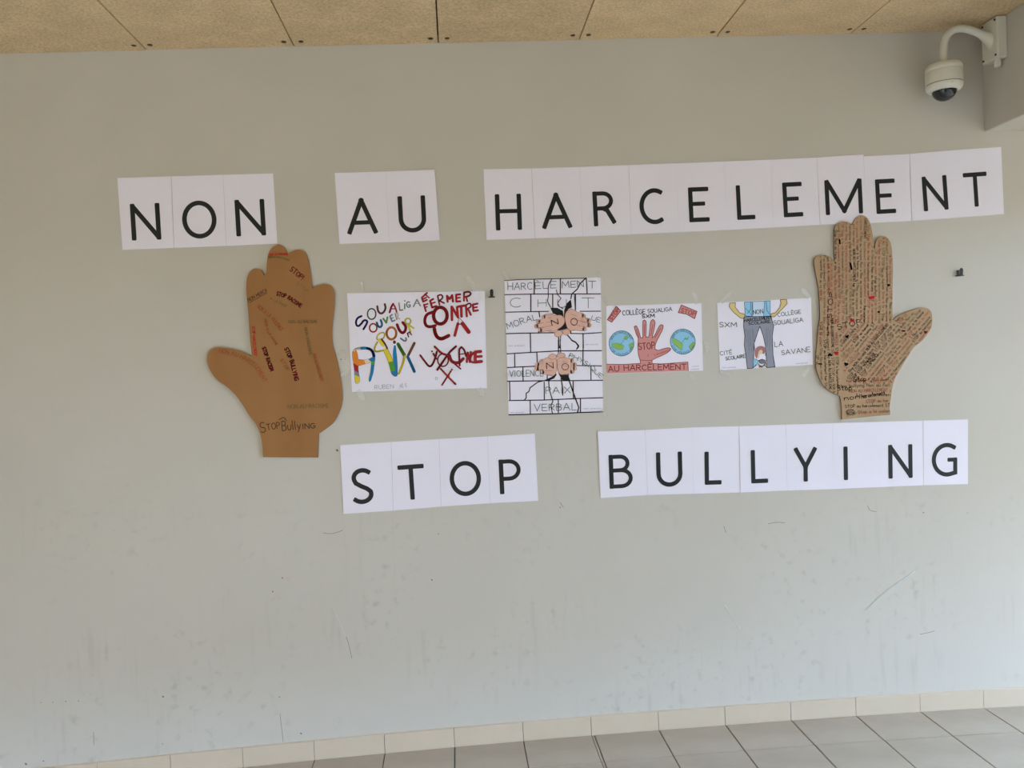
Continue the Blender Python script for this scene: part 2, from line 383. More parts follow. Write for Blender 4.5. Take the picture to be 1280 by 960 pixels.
FONT={
'A':(.8,[[(0,0),(.4,1),(.8,0)],[(.15,.36),(.65,.36)]]),
'B':(.6,[[(0,0),(0,1)],[(0,1)]+arc(.25,.77,.3,.23,90,-90,6)+[(0,.54)],[(0,.54)]+arc(.27,.27,.33,.27,90,-90,6)+[(0,0)]]),
'C':(.7,[arc(.4,.5,.4,.5,50,310,10)]),
'D':(.7,[[(0,0),(0,1)],[(0,1)]+arc(.2,.5,.5,.5,90,-90,8)+[(0,0)]]),
'E':(.6,[[(.6,1),(0,1),(0,0),(.6,0)],[(0,.5),(.5,.5)]]),
'F':(.6,[[(.6,1),(0,1),(0,0)],[(0,.5),(.5,.5)]]),
'G':(.75,[arc(.4,.5,.4,.5,50,330,10)+[(.76,.45),(.45,.45)]]),
'H':(.7,[[(0,0),(0,1)],[(.7,0),(.7,1)],[(0,.5),(.7,.5)]]),
'I':(.15,[[(.07,0),(.07,1)]]),
'K':(.6,[[(0,0),(0,1)],[(.6,1),(0,.45),(.6,0)]]),
'L':(.55,[[(0,1),(0,0),(.55,0)]]),
'M':(.85,[[(0,0),(.06,1),(.42,.3),(.78,1),(.85,0)]]),
'N':(.7,[[(0,0),(0,1),(.7,0),(.7,1)]]),
'O':(.8,[arc(.4,.5,.4,.5,90,450,12)]),
'P':(.6,[[(0,0),(0,1)],[(0,1)]+arc(.28,.74,.32,.26,90,-90,6)+[(0,.48)]]),
'Q':(.8,[arc(.4,.5,.4,.5,90,450,12),[(.5,.25),(.85,-.1)]]),
'R':(.65,[[(0,0),(0,1)],[(0,1)]+arc(.28,.75,.32,.25,90,-90,6)+[(0,.5)],[(.25,.5),(.65,0)]]),
'S':(.6,[arc(.32,.74,.28,.26,40,270,7)+arc(.3,.25,.3,.25,90,-150,7)[1:]]),
'T':(.75,[[(0,1),(.75,1)],[(.375,1),(.375,0)]]),
'U':(.7,[[(0,1),(0,.32)]+arc(.35,.32,.35,.32,180,360,7)+[(.7,1)]]),
'V':(.75,[[(0,1),(.37,0),(.75,1)]]),
'X':(.7,[[(0,1),(.7,0)],[(.7,1),(0,0)]]),
'Y':(.7,[[(0,1),(.35,.5),(.7,1)],[(.35,.5),(.35,0)]]),
'Z':(.6,[[(0,1),(.6,1),(0,0),(.6,0)]]),
'6':(.6,[[(.5,1),(.15,.7)]+arc(.3,.3,.3,.3,150,510,9)]),
'!':(.12,[[(.06,1),(.06,.3)],[(.06,.06),(.06,0)]]),
'è':(.5,[[(0,.33),(.5,.33)]+arc(.25,.3,.25,.3,0,300,8),[(.1,.95),(.3,.75)]]),
'È':(.6,[[(.6,1),(0,1),(0,0),(.6,0)],[(0,.5),(.5,.5)],[(.15,1.35),(.4,1.15)]]),
'É':(.6,[[(.6,1),(0,1),(0,0),(.6,0)],[(0,.5),(.5,.5)],[(.2,1.15),(.45,1.4)]]),
' ':(.35,[]),
'a':(.5,[arc(.25,.27,.25,.27,20,380,8),[(.5,.55),(.5,0)]]),
'b':(.5,[[(0,1),(0,0)],arc(.25,.27,.25,.27,90,450,8)]),
'c':(.45,[arc(.27,.27,.27,.27,50,310,7)]),
'd':(.5,[[(.5,1),(.5,0)],arc(.25,.27,.25,.27,90,450,8)]),
'e':(.5,[[(0,.3),(.5,.3)]+arc(.25,.27,.25,.27,10,310,7)]),
'g':(.5,[arc(.25,.27,.25,.27,20,380,8),[(.5,.55),(.5,-.2),(.1,-.3)]]),
'h':(.5,[[(0,1),(0,0)],[(0,.35)]+arc(.25,.3,.25,.25,180,0,5)+[(.5,0)]]),
'i':(.12,[[(.06,.55),(.06,0)],[(.06,.8),(.06,.85)]]),
'l':(.12,[[(.06,1),(.06,0)]]),
'm':(.8,[[(0,.55),(0,0)],arc(.2,.32,.2,.23,180,0,5)+[(.4,0)],arc(.6,.32,.2,.23,180,0,5)+[(.8,0)]]),
'n':(.5,[[(0,.55),(0,0)],arc(.25,.3,.25,.25,180,0,5)+[(.5,0)]]),
'o':(.5,[arc(.25,.27,.25,.27,90,450,9)]),
'p':(.5,[[(0,.55),(0,-.35)],arc(.25,.27,.25,.27,90,450,8)]),
'r':(.35,[[(0,.55),(0,0)],arc(.2,.3,.2,.25,180,40,4)]),
's':(.4,[arc(.2,.4,.18,.14,40,270,5)+arc(.2,.14,.2,.14,90,-150,5)[1:]]),
't':(.4,[[(.18,.9),(.18,.08),(.38,0)],[(0,.6),(.4,.6)]]),
'u':(.5,[[(0,.55),(0,.25)]+arc(.25,.25,.25,.25,180,360,5)+[(.5,.55)]]),
'v':(.5,[[(0,.55),(.25,0),(.5,.55)]]),
'y':(.5,[[(0,.55),(.25,.05)],[(.5,.55),(.1,-.35)]]),
}
# ------------------------------------------------------------------ printed letter sheets
def sq_ribbon(pts, t, closed=False, ext=True, chamf=.16):
    """mitred ribbon in 2D; open ends are squared off past the end by t/2 with slightly rounded corners"""
    P=[Vector(p) for p in pts]
    if not closed and ext:
        d=(P[0]-P[1]).normalized(); P[0]=P[0]+d*t/2; d=(P[-1]-P[-2]).normalized(); P[-1]=P[-1]+d*t/2
    Nn=len(P); L=[];R=[]
    for i in range(Nn):
        if closed: a,b,c=P[i-1],P[i],P[(i+1)%Nn]
        else: a,b,c=P[max(i-1,0)],P[i],P[min(i+1,Nn-1)]
        d1=(b-a) if (b-a).length>1e-9 else (c-b); d2=(c-b) if (c-b).length>1e-9 else (b-a)
        d1=d1.normalized(); d2=d2.normalized(); n1=Vector((-d1[1],d1[0])); n2=Vector((-d2[1],d2[0])); n=(n1+n2).normalized(); k=1/max(.5,n.dot(n1))
        L.append(b+n*t/2*k); R.append(b-n*t/2*k)
    fs=[]
    if closed:
        vs=L+R; fs=[(i,(i+1)%Nn,Nn+(i+1)%Nn,Nn+i) for i in range(Nn)]; return vs,fs
    # chamfer ends
    c=t*chamf; d0=(P[1]-P[0]).normalized(); d1=(P[-1]-P[-2]).normalized(); n0=Vector((-d0[1],d0[0])); n1=Vector((-d1[1],d1[0]))
    vs=L+R; fs=[]
    for i in range(Nn-1):
        fs.append((i,i+1,Nn+i+1,Nn+i))
    # move end verts back, add the end trapezoids
    b=len(vs); vs[0]=L[0]+d0*c; vs[Nn]=R[0]+d0*c; vs[Nn-1]=L[-1]-d1*c; vs[2*Nn-1]=R[-1]-d1*c
    vs+= [L[0]-n0*c, R[0]+n0*c, L[-1]-n1*c, R[-1]+n1*c]
    fs+= [(0,Nn,b+1,b),(Nn-1,2*Nn-1,b+3,b+2)]
    return vs,fs
def BIG(ch,w,h,t):
    """strokes of a printed sans letter in a box w by h, stroke t, as centre lines"""
    U=lambda u: t/2+u*(w-t); V=lambda v: t/2+v*(h-t); q=lambda L:[(U(a),V(b)) for a,b in L]
    A=lambda cx,cy,rx,ry,a0,a1,n=18: q(arc(cx,cy,rx,ry,a0,a1,n))
    D={'N':[q([(0,0),(0,1)]),q([(.02,.98),(.98,.02)]),q([(1,1),(1,0)])],
    'A':[q([(0,0),(.5,.99)]),q([(1,0),(.5,.99)]),('n',q([(.2,.29),(.8,.29)]))],
    'U':[q([(0,1),(0,.36)]+arc(.5,.36,.5,.36,180,360,16)[1:]+[(1,1)])],
    'H':[q([(0,0),(0,1)]),q([(1,0),(1,1)]),('n',q([(0,.53),(1,.53)]))],
    'R':[q([(0,0),(0,1)]),('n',q([(0,1),(.4,1)]+arc(.42,.755,.43,.245,88,-90,12)+[(0,.51)])),('c',q([(.42,.5),(.62,.44),(.74,.3),(1,.0)]))],
    'C':[A(.62,.5,.62,.5,62,298,26)],
    'E':[q([(0,0),(0,1)]),q([(0,1),(1,1)]),('n',q([(0,.525),(.9,.525)])),q([(0,0),(1,0)])],
    'L':[q([(0,1),(0,0)]),q([(0,0),(1,0)])],
    'M':[q([(0,0),(0,.98)]),q([(.02,.98),(.5,.04)]),q([(.98,.98),(.5,.04)]),q([(1,0),(1,.98)])],
    'T':[q([(0,1),(1,1)]),q([(.5,1),(.5,0)])],
    'S':[q(arc(.56,.765,.5,.235,48,200,12)+[(.16,.6),(.45,.5),(.78,.41)]+arc(.47,.24,.53,.24,20,-135,14))],
    'P':[q([(0,0),(0,1)]),('n',q([(0,1),(.42,1)]+arc(.46,.715,.54,.285,88,-88,14)+[(.42,.43),(0,.43)]))],
    'B':[q([(0,0),(0,1)]),('n',q([(0,1),(.45,1)]+arc(.48,.77,.38,.23,88,-88,10)+[(.45,.54),(0,.54)])),('n',q([(0,.54),(.5,.54)]+arc(.52,.27,.48,.27,88,-88,10)+[(.5,0),(0,0)]))],
    'Y':[q([(0,1),(.5,.42)]),q([(1,1),(.5,.42)]),q([(.5,.42),(.5,0)])],
    'I':[q([(.5,0),(.5,1)])],
    'G':[q(arc(.6,.5,.6,.5,58,285,26)+[(.98,.06),(.98,.5)]),('n',q([(.62,.5),(.98,.5)]))],
    'O':[('o',A(.5,.5,.5,.5,0,360,40)[:-1])]}
    return D[ch]
def letter_mesh(ch,w,h,t):
    vs=[];fs=[];k=0
    for st in BIG(ch,w,h,t):
        md=''
        if isinstance(st,tuple): md,st=st
        v,f=sq_ribbon(st,t*(.92 if md=='n' else 1),closed=(md=='o'),ext=(md not in('n','c')))
        n=len(vs); vs+=[(p[0],p[1],k*2e-5) for p in v]; fs+=[tuple(i+n for i in q) for q in f]; k+=1
    return vs,fs
WORDS=[
 ('NON',[(146.6,222.6),(214.5,220.6),(279,218.6),(341.6,216.9)],[(153.2,312.5),(217.8,310),(283.2,307.5),(347,304.6)],
  [(164,201,254.5,300.3),(228,271,251,298.4),(294.4,331.7,249.4,295)]),
 ('AU',[(418.2,216.4),(482,214.4),(543.3,212.3)],[(424.4,305),(487,303),(549.9,300.5)],[(433.5,471.3,247.5,292.6),(498,532.5,245,291)]),
 ('HARCELEMENT',[(604,211.6),(664.4,210.7),(724.5,208.8),(785.5,206.4),(844.9,204.2),(904.5,202),(962.7,199.8),(1020.7,197),(1078.9,193.3),(1136.6,192.5),(1194.2,187.7),(1251.3,183.8)],
  [(608,299.9),(668.8,298),(728.6,295.8),(788.8,293),(848.7,290.3),(909.1,287.6),(966.7,284.5),(1024.9,281.1),(1082.3,279.1),(1139.4,276.3),(1197,272.1),(1254.7,267.6)],
  [(619,652,242.5,288),(677,714,241,285.7),(741,770.5,239,282.7),(799,830.6,235.6,280.7),(860.4,886,234,277.7),(920,943,231.3,274.8),(978,1003,227.7,271.5),(1030.5,1077.5,223.4,268.4),(1094,1119,223.7,267.3),(1152,1184.4,219.5,264),(1204,1234.2,215.3,258.8)]),
 ('STOP',[(424.9,556.3),(489,552.3),(548.7,548.7),(609.4,545.3),(668.5,541.7)],[(429.4,642.3),(491.8,638.1),(551.5,633.1),(612.8,628.8),(672.7,625.8)],
  [(438.7,466.5,585,630),(498,531,580.5,624.6),(562,601.3,576,620),(624,651.3,573.7,617)]),
 ('BULLYING',[(746.8,539.3),(806.2,537.3),(865.2,534.2),(923.4,532.7),(982.3,530.7),(1040.5,528.8),(1096.4,527.2),(1153.4,525.6),(1209.7,524.1)],
  [(750.3,622.5),(809.3,618.6),(866.7,617),(924.9,615.5),(983.9,613.1),(1041.3,611.2),(1098,608.8),(1154.2,606.5),(1209.7,604.9)],
  [(761,790.7,567.8,610.4),(820,852.7,564.7,608.4),(880,902,564,606),(938,959.7,562,604),(992,1021,559,602),(1053.8,1059.4,558,600),(1109.7,1140.5,555.3,598),(1164,1196.8,553.4,596)])]
ORD=['first','second','third','fourth','fifth','sixth','seventh','eighth','ninth','tenth','last']
def sheet_label(wd,i):
    ch=wd[i]
    sp={'NON':{0:'white sheet printed with black letter N, left end of the word NON',1:'white sheet printed with black letter O, in the middle of NON',2:'white sheet printed with black N, right end of NON above the brown hand'},
        'AU':{0:'white sheet printed with black letter A of AU, left of its U',1:'white sheet printed with black letter U of AU, right of its A'}}
    if wd in sp: return sp[wd][i]
    if wd.count(ch)==1: return 'white sheet printed with the black letter %s of the word %s'%(ch,wd)
    nb=('between '+wd[i-1]+' and '+wd[i+1]) if 0<i<len(wd)-1 else ('before '+wd[i+1] if i==0 else 'after '+wd[i-1])
    return 'white sheet printed with black letter %s %s in %s'%(ch,nb,wd)
for wi,(wd,top,bot,boxes) in enumerate(WORDS):
    for i,ch in enumerate(wd):
        y0=-.0016-.0004*(i%2)-random.uniform(0,.0004); lift_r=random.uniform(.0,.003); lift_l=random.uniform(.0,.0015)
        ov=random.choice((-.0007,-.0005,-.0003))
        c=[W(*bot[i]),W(*bot[i+1]),W(*top[i+1]),W(*top[i])]
        if wd=='HARCELEMENT' and i==7: c[2]=W(1078.9,193.3)
        if wd=='HARCELEMENT' and i==8: c[3]=W(1079.3,195.6)
        c[1][0]+=ov; c[2][0]+=ov; c[0][0]-=ov; c[3][0]-=ov
        org=(c[0]+c[1]+c[2]+c[3])/4; org[1]=0
        # slightly wavy sheet: grid 6x6, thin slab
        nx,ny=6,6; top_v=[]; bot_v=[]
        ph=random.uniform(0,6); ex=((c[1]-c[0])+(c[2]-c[3])).normalized()
        xa=min(v[0] for v in c); xb=max(v[0] for v in c)
        def yfun(x): u=(x-xa)/(xb-xa); return y0-lift_l*(1-u)-lift_r*u
        for a in range(ny+1):
            for b in range(nx+1):
                u,v=b/nx,a/ny; p=(c[0]*(1-u)+c[1]*u)*(1-v)+(c[3]*(1-u)+c[2]*u)*v
                yy=yfun(p[0])-.0004*math.sin(v*5+ph)*(0 if (0<a<ny and 0<b<nx) else 1)
                top_v.append((p[0],yy,p[2])); bot_v.append((p[0],yy+.0004,p[2]))
        n=len(top_v); G=Geo(); vs=top_v+bot_v; fs=[]
        for a in range(ny):
            for b in range(nx):
                q=a*(nx+1)+b; fs+=[(q,q+1,q+nx+2,q+nx+1),(n+q,n+q+nx+1,n+q+nx+2,n+q+1)]
        rim=[b for b in range(nx+1)]+[a*(nx+1)+nx for a in range(1,ny+1)]+[ny*(nx+1)+b for b in range(nx-1,-1,-1)]+[a*(nx+1) for a in range(ny-1,0,-1)]
        for k in range(len(rim)): p,q=rim[k],rim[(k+1)%len(rim)]; fs.append((p,n+p,n+q,q))
        sh=link_mesh('letter_sheet',vs,fs,M_paper,None,org)
        tag(sh,sheet_label(wd,i),'paper sheet','white letter sheets spelling the word '+wd)
        # the printed letter
        xl,xr,yt,yb=boxes[i]; ctr=W((xl+xr)/2,(yt+yb)/2); rr=W(xr,(yt+yb)/2); ll=W(xl,(yt+yb)/2); tt=W((xl+xr)/2,yt); bb=W((xl+xr)/2,yb)
        ang=math.atan2(ex[2],ex[0]); w_=(rr-ll).length; h_=(tt-bb).length
        # undo the growth of the bounding box by the tilt
        h2=(h_-w_*abs(math.sin(ang))*(.5 if ch in 'AOCSUGTIVY' else .9)); w2=(w_-h_*abs(math.sin(ang))*(.3 if ch in 'OCSUGAT' else .8)); w2=max(w2,.0193)
        T=.0192
        lv,lf=letter_mesh(ch,w2,h2,T)
        V=[]
        for (x,y,z) in lv:
            x-=w2/2; y-=h2/2; X=ctr[0]+x*math.cos(ang)-y*math.sin(ang); Z=ctr[2]+x*math.sin(ang)+y*math.cos(ang)
            V.append((X,yfun(X)-.0008-z,Z))
        link_mesh('printed_letter',V,[tuple(reversed(f)) for f in lf],M_ink,sh,org)

# ------------------------------------------------------------------ posters
def poster(name,corners,label,depth=.0016,fold=None,curl=.001):
    """corners: TL TR BR BL in pixels"""
    c=[W(*p) for p in (corners[3],corners[2],corners[1],corners[0])]; xa=min(v[0] for v in c); xb=max(v[0] for v in c)
    def Yf(x):
        u=(x-xa)/(xb-xa); y=-depth
        if fold: y-=.0035*max(0,1-abs(u-fold)*2)
        return y
    sh=Sheet(Yf); org=(c[0]+c[1]+c[2]+c[3])/4; org[1]=0
    nx,ny=10,8; tv=[];bv=[]
    for a in range(ny+1):
        for b in range(nx+1):
            u,v=b/nx,a/ny; p=(c[0]*(1-u)+c[1]*u)*(1-v)+(c[3]*(1-u)+c[2]*u)*v; yy=Yf(p[0])
            tv.append((p[0],yy,p[2])); bv.append((p[0],yy+.0005,p[2]))
    n=len(tv); fs=[]
    for a in range(ny):
        for b in range(nx):
            q=a*(nx+1)+b; fs+=[(q,q+1,q+nx+2,q+nx+1),(n+q,n+q+nx+1,n+q+nx+2,n+q+1)]
    rim=[b for b in range(nx+1)]+[a*(nx+1)+nx for a in range(1,ny+1)]+[ny*(nx+1)+b for b in range(nx-1,-1,-1)]+[a*(nx+1) for a in range(ny-1,0,-1)]
    for k in range(len(rim)): p,q=rim[k],rim[(k+1)%len(rim)]; fs.append((p,n+p,n+q,q))
    o=link_mesh(name,tv+bv,fs,M_paper,None,org); tag(o,label,'poster'); return o,sh
def tape(parent,p0,p1,wd=5,lift=.0045):
    """strip of clear tape from pixel p0 to p1"""
    d=Vector((p1[0]-p0[0],p1[1]-p0[1])).normalized(); nx,ny=-d[1]*wd/2,d[0]*wd/2
    q=[W(p0[0]+nx,p0[1]+ny),W(p1[0]+nx,p1[1]+ny),W(p1[0]-nx,p1[1]-ny),W(p0[0]-nx,p0[1]-ny)]
    vs=[(v[0],-lift,v[2]) for v in q]+[(v[0],-lift+.0002,v[2]) for v in q]
    o=link_mesh('tape_strip',vs,[(0,1,2,3),(7,6,5,4),(0,4,5,1),(1,5,6,2),(2,6,7,3),(3,7,4,0)],M_tape,parent,(q[0]+q[2])/2)
    return o

# --- poster 1: "Soualiga s'ouvre pour la paix et fermer contre la violence"
c6=crop(420,340,6)
P1,s1=poster('peace_poster',[c6(83,160),c6(1115,143),c6(1132,870),c6(120,900)],'white poster hand-lettered in many colours with PAIX and CONTRE LA in red',fold=.535)
def mp(fn,L): return [fn(a,b) for a,b in L]
ca=crop(430,350,12); cb=crop(430,420,12); cc=crop(515,350,12); cd=crop(515,420,12)
k=Ink(s1)
def ln(fn,c,wd,pts,sm=True,edge=None,ee=7):
    wd*=1.18 if wd>9 else 1
    if edge: k.line(mp(fn,pts),(wd+ee)/12,edge,sm); 
    k.line(mp(fn,pts),(wd if not edge else wd-ee*.3)/12,c,sm)
def rg(fn,c,wd,cx,cy,rx,ry,edge=None,rot=0):
    X,Y=fn(cx,cy)
    if edge: k.ring(X,Y,rx/12,ry/12,(wd+6)/12,edge,rot)
    k.ring(X,Y,rx/12,ry/12,(wd-(2 if edge else 0))/12,c,rot)
ln(ca,'navy',26,[(262,542),(205,572),(180,635),(205,690),(255,660),(300,607),(345,615),(335,665),(292,738)])
rg(ca,'darkgreen',20,415,510,63,80)
ln(ca,'choc',26,[(500,395),(515,470),(555,502),(600,475),(622,420),(612,362)])
ln(ca,'maroon',20,[(685,485),(712,400),(738,358)],edge='red'); ln(ca,'red',20,[(738,358),(772,420),(790,482)]); ln(ca,'red',14,[(706,432),(775,432)],False)
ln(ca,'choc',14,[(825,345),(838,455),(882,448)],False); ln(ca,'tan',6,[(828,350),(840,450)],False)
ln(ca,'green',18,[(912,360),(910,430)],False); ln(ca,'black',16,[(911,312),(912,314)],False)
ln(ca,'darkgreen',12,[(985,332),(952,332),(940,370),(955,405),(990,402),(992,372),(965,376)])
ln(ca,'grey',18,[(1042,398),(1095,292),(1145,388)],False); ln(ca,'bluegrey',8,[(1068,352),(1128,352)],False)
rg(ca,'red',16,438,718,55,62,'maroon')
ln(ca,'blue',22,[(492,640),(512,690),(543,706),(570,670),(552,602)],edge='bluegrey')
ln(ca,'green',16,[(590,580),(635,642),(652,560)],False,edge='darkgreen')
ln(ca,'grey',14,[(722,520),(690,545),(722,622),(762,605)],False,edge='bluegrey'); ln(ca,'bluegrey',12,[(705,577),(740,565)],False)
ln(ca,'tan',10,[(768,500),(792,592)],False,edge='darkgreen'); ln(ca,'peach',10,[(768,500),(808,500),(812,538),(782,552),(832,582)],False,edge='grey')
ln(ca,'yellow',12,[(500,895),(492,860),(530,805),(590,790),(610,820),(590,872),(545,895)],edge='olive')
rg(ca,'orange',28,712,800,72,90,'choc')
ln(ca,'red',30,[(797,670),(830,750),(875,792),(915,765),(925,700),(882,638)],edge='maroon')
rg(ca,'yellow',16,958,618,42,42,'olive'); ln(ca,'yellow',16,[(950,660),(998,772)],False,edge='olive'); ln(ca,'yellow',16,[(975,675),(1045,722)],False,edge='olive')
ln(ca,'purple',18,[(850,875),(905,912),(932,905),(928,870)],edge='grey',ee=4)
ln(ca,'maroon',16,[(968,852),(950,800),(985,778),(1012,822)],False); ln(ca,'red',8,[(958,812),(1000,805)],False)
k.build('pour_lettering',P1,'multicoloured felt-pen words SOUALIGA, OUVER and POUR LA')
k=Ink(s1)
def pg(fn,c,pts,sm=False): k.poly(mp(fn,pts),c,sm)
# P
pg(cb,'orange',[(125,240),(150,205),(185,205),(205,260),(218,345),(300,358),(335,372),(325,420),(225,450),(216,462),(150,430),(128,330)])
pg(cb,'red',[(138,405),(216,452),(221,552),(152,515)]); pg(cb,'grey',[(152,515),(221,552),(232,612),(158,585)]); pg(cb,'yellow',[(158,585),(232,612),(234,680),(205,710),(172,702)])
pg(cb,'peach',[(300,358),(400,360),(405,395),(325,420)])
ln(cb,'peach',26,[(150,215),(185,190),(255,182)]); ln(cb,'blue',34,[(262,182),(345,182)],False); ln(cb,'navy',34,[(350,184),(405,210),(440,265),(450,318)])
pg(cb,'blue',[(360,348),(425,318),(467,312),(462,382),(408,384)]); pg(cb,'green',[(408,384),(462,382),(456,430),(410,430)])
pg(cb,'blue',[(410,430),(456,430),(440,545),(402,670),(380,686),(372,655),(395,540)])
O='black'
for L in ([(125,240),(165,190),(250,165),(345,165),(420,195),(465,265),(467,340),(456,430),(440,545),(402,670),(380,688),(372,655),(398,530),(410,400)],
          [(125,240),(128,330),(150,480),(160,600),(175,705),(205,712),(236,680),(225,560),(216,455),(300,425),(405,395)],[(200,210),(250,205),(345,203),(400,230),(425,290),(420,320),(355,347),(218,352),(205,270)]): ln(cb,'bluegrey',4,L)
# A
pg(cb,'yellow',[(495,50),(545,38),(615,140),(600,165),(560,140)]); ln(cb,'choc',22,[(565,50),(610,110),(650,190)])
ln(cb,'olive',24,[(500,95),(465,165),(462,220),(500,232),(600,212)]); ln(cb,'yellow',14,[(498,100),(468,168),(466,212),(500,226),(600,206)])
pg(cb,'yellow',[(590,215),(625,190),(662,205),(742,380),(665,392)]); pg(cb,'green',[(665,392),(742,380),(778,522),(702,532)]); pg(cb,'blue',[(702,532),(778,522),(800,600),(762,606),(718,572)])
ln(cb,'choc',5,[(590,215),(665,392),(702,532),(718,572),(762,606),(800,600)]); ln(cb,'choc',5,[(662,205),(742,380),(778,522)])
# I and X
pg(cb,'blue',[(752,140),(775,140),(800,400),(805,592),(782,560),(745,400),(735,260)]); ln(cb,'bluegrey',5,[(752,140),(735,260),(745,400),(782,560)]); ln(cb,'bluegrey',5,[(775,140),(800,400),(805,592)])
X,Y=cb(757,92); k.disc(X,Y,1.9,2.2,'choc')
ln(cb,'green',38,[(812,122),(838,172),(905,285)],edge='darkgreen'); ln(cb,'choc',34,[(1055,108),(965,290)],False); ln(cb,'yellow',24,[(912,300),(880,420),(822,562)],edge='choc',ee=5); ln(cb,'blue',34,[(955,312),(1010,430),(1055,532)],edge='bluegrey',ee=5)
k.build('peace_word',P1,'large word PAIX filled with coloured patches')
k=Ink(s1)
k.text('RUBEN',mp(cb,[(462,800),(745,782)]),5,.45,'grey'); k.build('pencil_signature',P1); k=Ink(s1); k.text('6È E',mp(cb,[(840,775),(950,760)]),4,.4,'grey')
k.build('pencil_signature',P1)
k=Ink(s1)
def rl(fn,wd,pts,sm=False): ln(fn,'red',wd,pts,sm,edge='maroon',ee=7)
rl(cc,18,[(225,195),(148,265),(168,325),(222,298)]); rl(cc,14,[(160,290),(215,262)]); rl(cc,12,[(195,212),(258,268)])
rl(cc,18,[(180,370),(208,468)]); rl(cc,14,[(182,376),(236,358)]); rl(cc,12,[(192,415),(226,402)])
rl(cc,20,[(318,285),(272,312),(302,412),(365,392)]); rl(cc,14,[(290,352),(345,335)])
ln(cc,'maroon',20,[(385,240),(412,372)],False); ln(cc,'maroon',20,[(385,240),(430,222),(460,250),(440,290),(402,308),(482,346)])
rl(cc,22,[(535,325),(525,238),(565,285),(602,228),(614,322)])
rl(cc,20,[(722,215),(662,222),(665,324),(725,320)]); rl(cc,16,[(665,272),(720,265)])
ln(cc,'maroon',24,[(780,192),(780,312)],False); ln(cc,'red',14,[(782,230),(782,305)],False); ln(cc,'maroon',24,[(780,188),(850,178),(880,205),(850,240),(800,252)]); rl(cc,18,[(808,250),(830,318)])
rl(cc,32,[(320,480),(225,520),(192,605),(212,680),(270,702),(350,685)],True)
rg(cc,'red',46,425,535,102,125,'maroon')
rl(cc,26,[(600,600),(595,402)]); rl(cc,26,[(600,405),(688,555)]); rl(cc,24,[(690,560),(676,410)])
rl(cc,24,[(685,402),(785,385)]); rl(cc,28,[(738,405),(742,548)])
rl(cc,22,[(808,380),(822,545)]); ln(cc,'maroon',20,[(808,378),(865,352),(882,395),(832,432)]); rl(cc,20,[(838,430),(882,522)])
rl(cc,20,[(982,355),(912,370),(922,466),(988,455)]); rl(cc,16,[(918,415),(975,408)])
rl(cc,40,[(335,730),(350,800),(385,860),(440,882),(490,865),(550,835)],True)
rl(cc,30,[(642,832),(688,655)]); ln(cc,'maroon',9,[(688,660),(700,568)],False); ln(cc,'maroon',9,[(708,570),(770,628)],False); rl(cc,46,[(758,655),(850,780)]); ln(cc,'maroon',14,[(688,662),(752,662)],False)
k.build('red_lettering',P1,'red felt-pen words FERMER CONTRE LA')
k=Ink(s1)
ln(cd,'maroon',26,[(125,290),(200,390),(265,455),(310,420),(350,320),(372,235)]); ln(cd,'red',10,[(150,325),(205,395)],False)
ln(cd,'black',22,[(300,229),(301,230)],False); ln(cd,'maroon',24,[(322,265),(365,342)],False)
rg(cd,'maroon',20,465,362,80,94)
ln(cd,'maroon',34,[(560,290),(590,370),(650,402),(715,390),(768,340)],edge='maroon'); ln(cd,'red',26,[(560,290),(590,370),(650,402),(715,390),(768,340)])
ln(cd,'maroon',24,[(715,442),(710,210),(740,165),(782,210),(812,300)]); ln(cd,'maroon',14,[(718,275),(800,262)],False)
rl(cd,22,[(822,390),(835,250),(868,390),(882,240)]); rl(cd,20,[(930,250),(885,300),(880,380),(960,400)],True)
rl(cd,34,[(1030,232),(948,240),(948,392),(1042,382)]); rl(cd,26,[(950,312),(1042,305)]); rl(cd,34,[(948,240),(948,392)])
ln(cd,'maroon',28,[(340,160),(450,260),(550,300),(615,395)]); ln(cd,'maroon',20,[(615,395),(728,492)],False); ln(cd,'maroon',28,[(660,155),(560,250),(440,420),(380,508)]); ln(cd,'red',12,[(345,165),(450,258),(545,300),(600,380)])
ln(cd,'orange',18,[(560,560),(555,625)],False)
ln(cd,'maroon',24,[(430,492),(530,600),(652,722)],False); ln(cd,'maroon',22,[(600,500),(530,610),(450,735)],False); ln(cd,'red',14,[(470,535),(530,602),(620,690)],False)
k.ring(*cd(365,635),1.3,1.6,.5,'grey')
k.line(mp(cd,[(540,475),(640,470)]),.4,'faint'); k.line(mp(cd,[(480,518),(700,515)]),.35,'faint')
k.build('crossed_out_word',P1,'red word VIOLENCE struck through with crosses')
for a,b_,wd in(((452,352),(454,364),3.2),((425,470),(436,462),5),((447,488),(455,500),7),((583,346),(596,363),6),((598,486),(604,494),7),((424,440),(434,448),6)): tape(P1,a,b_,wd)

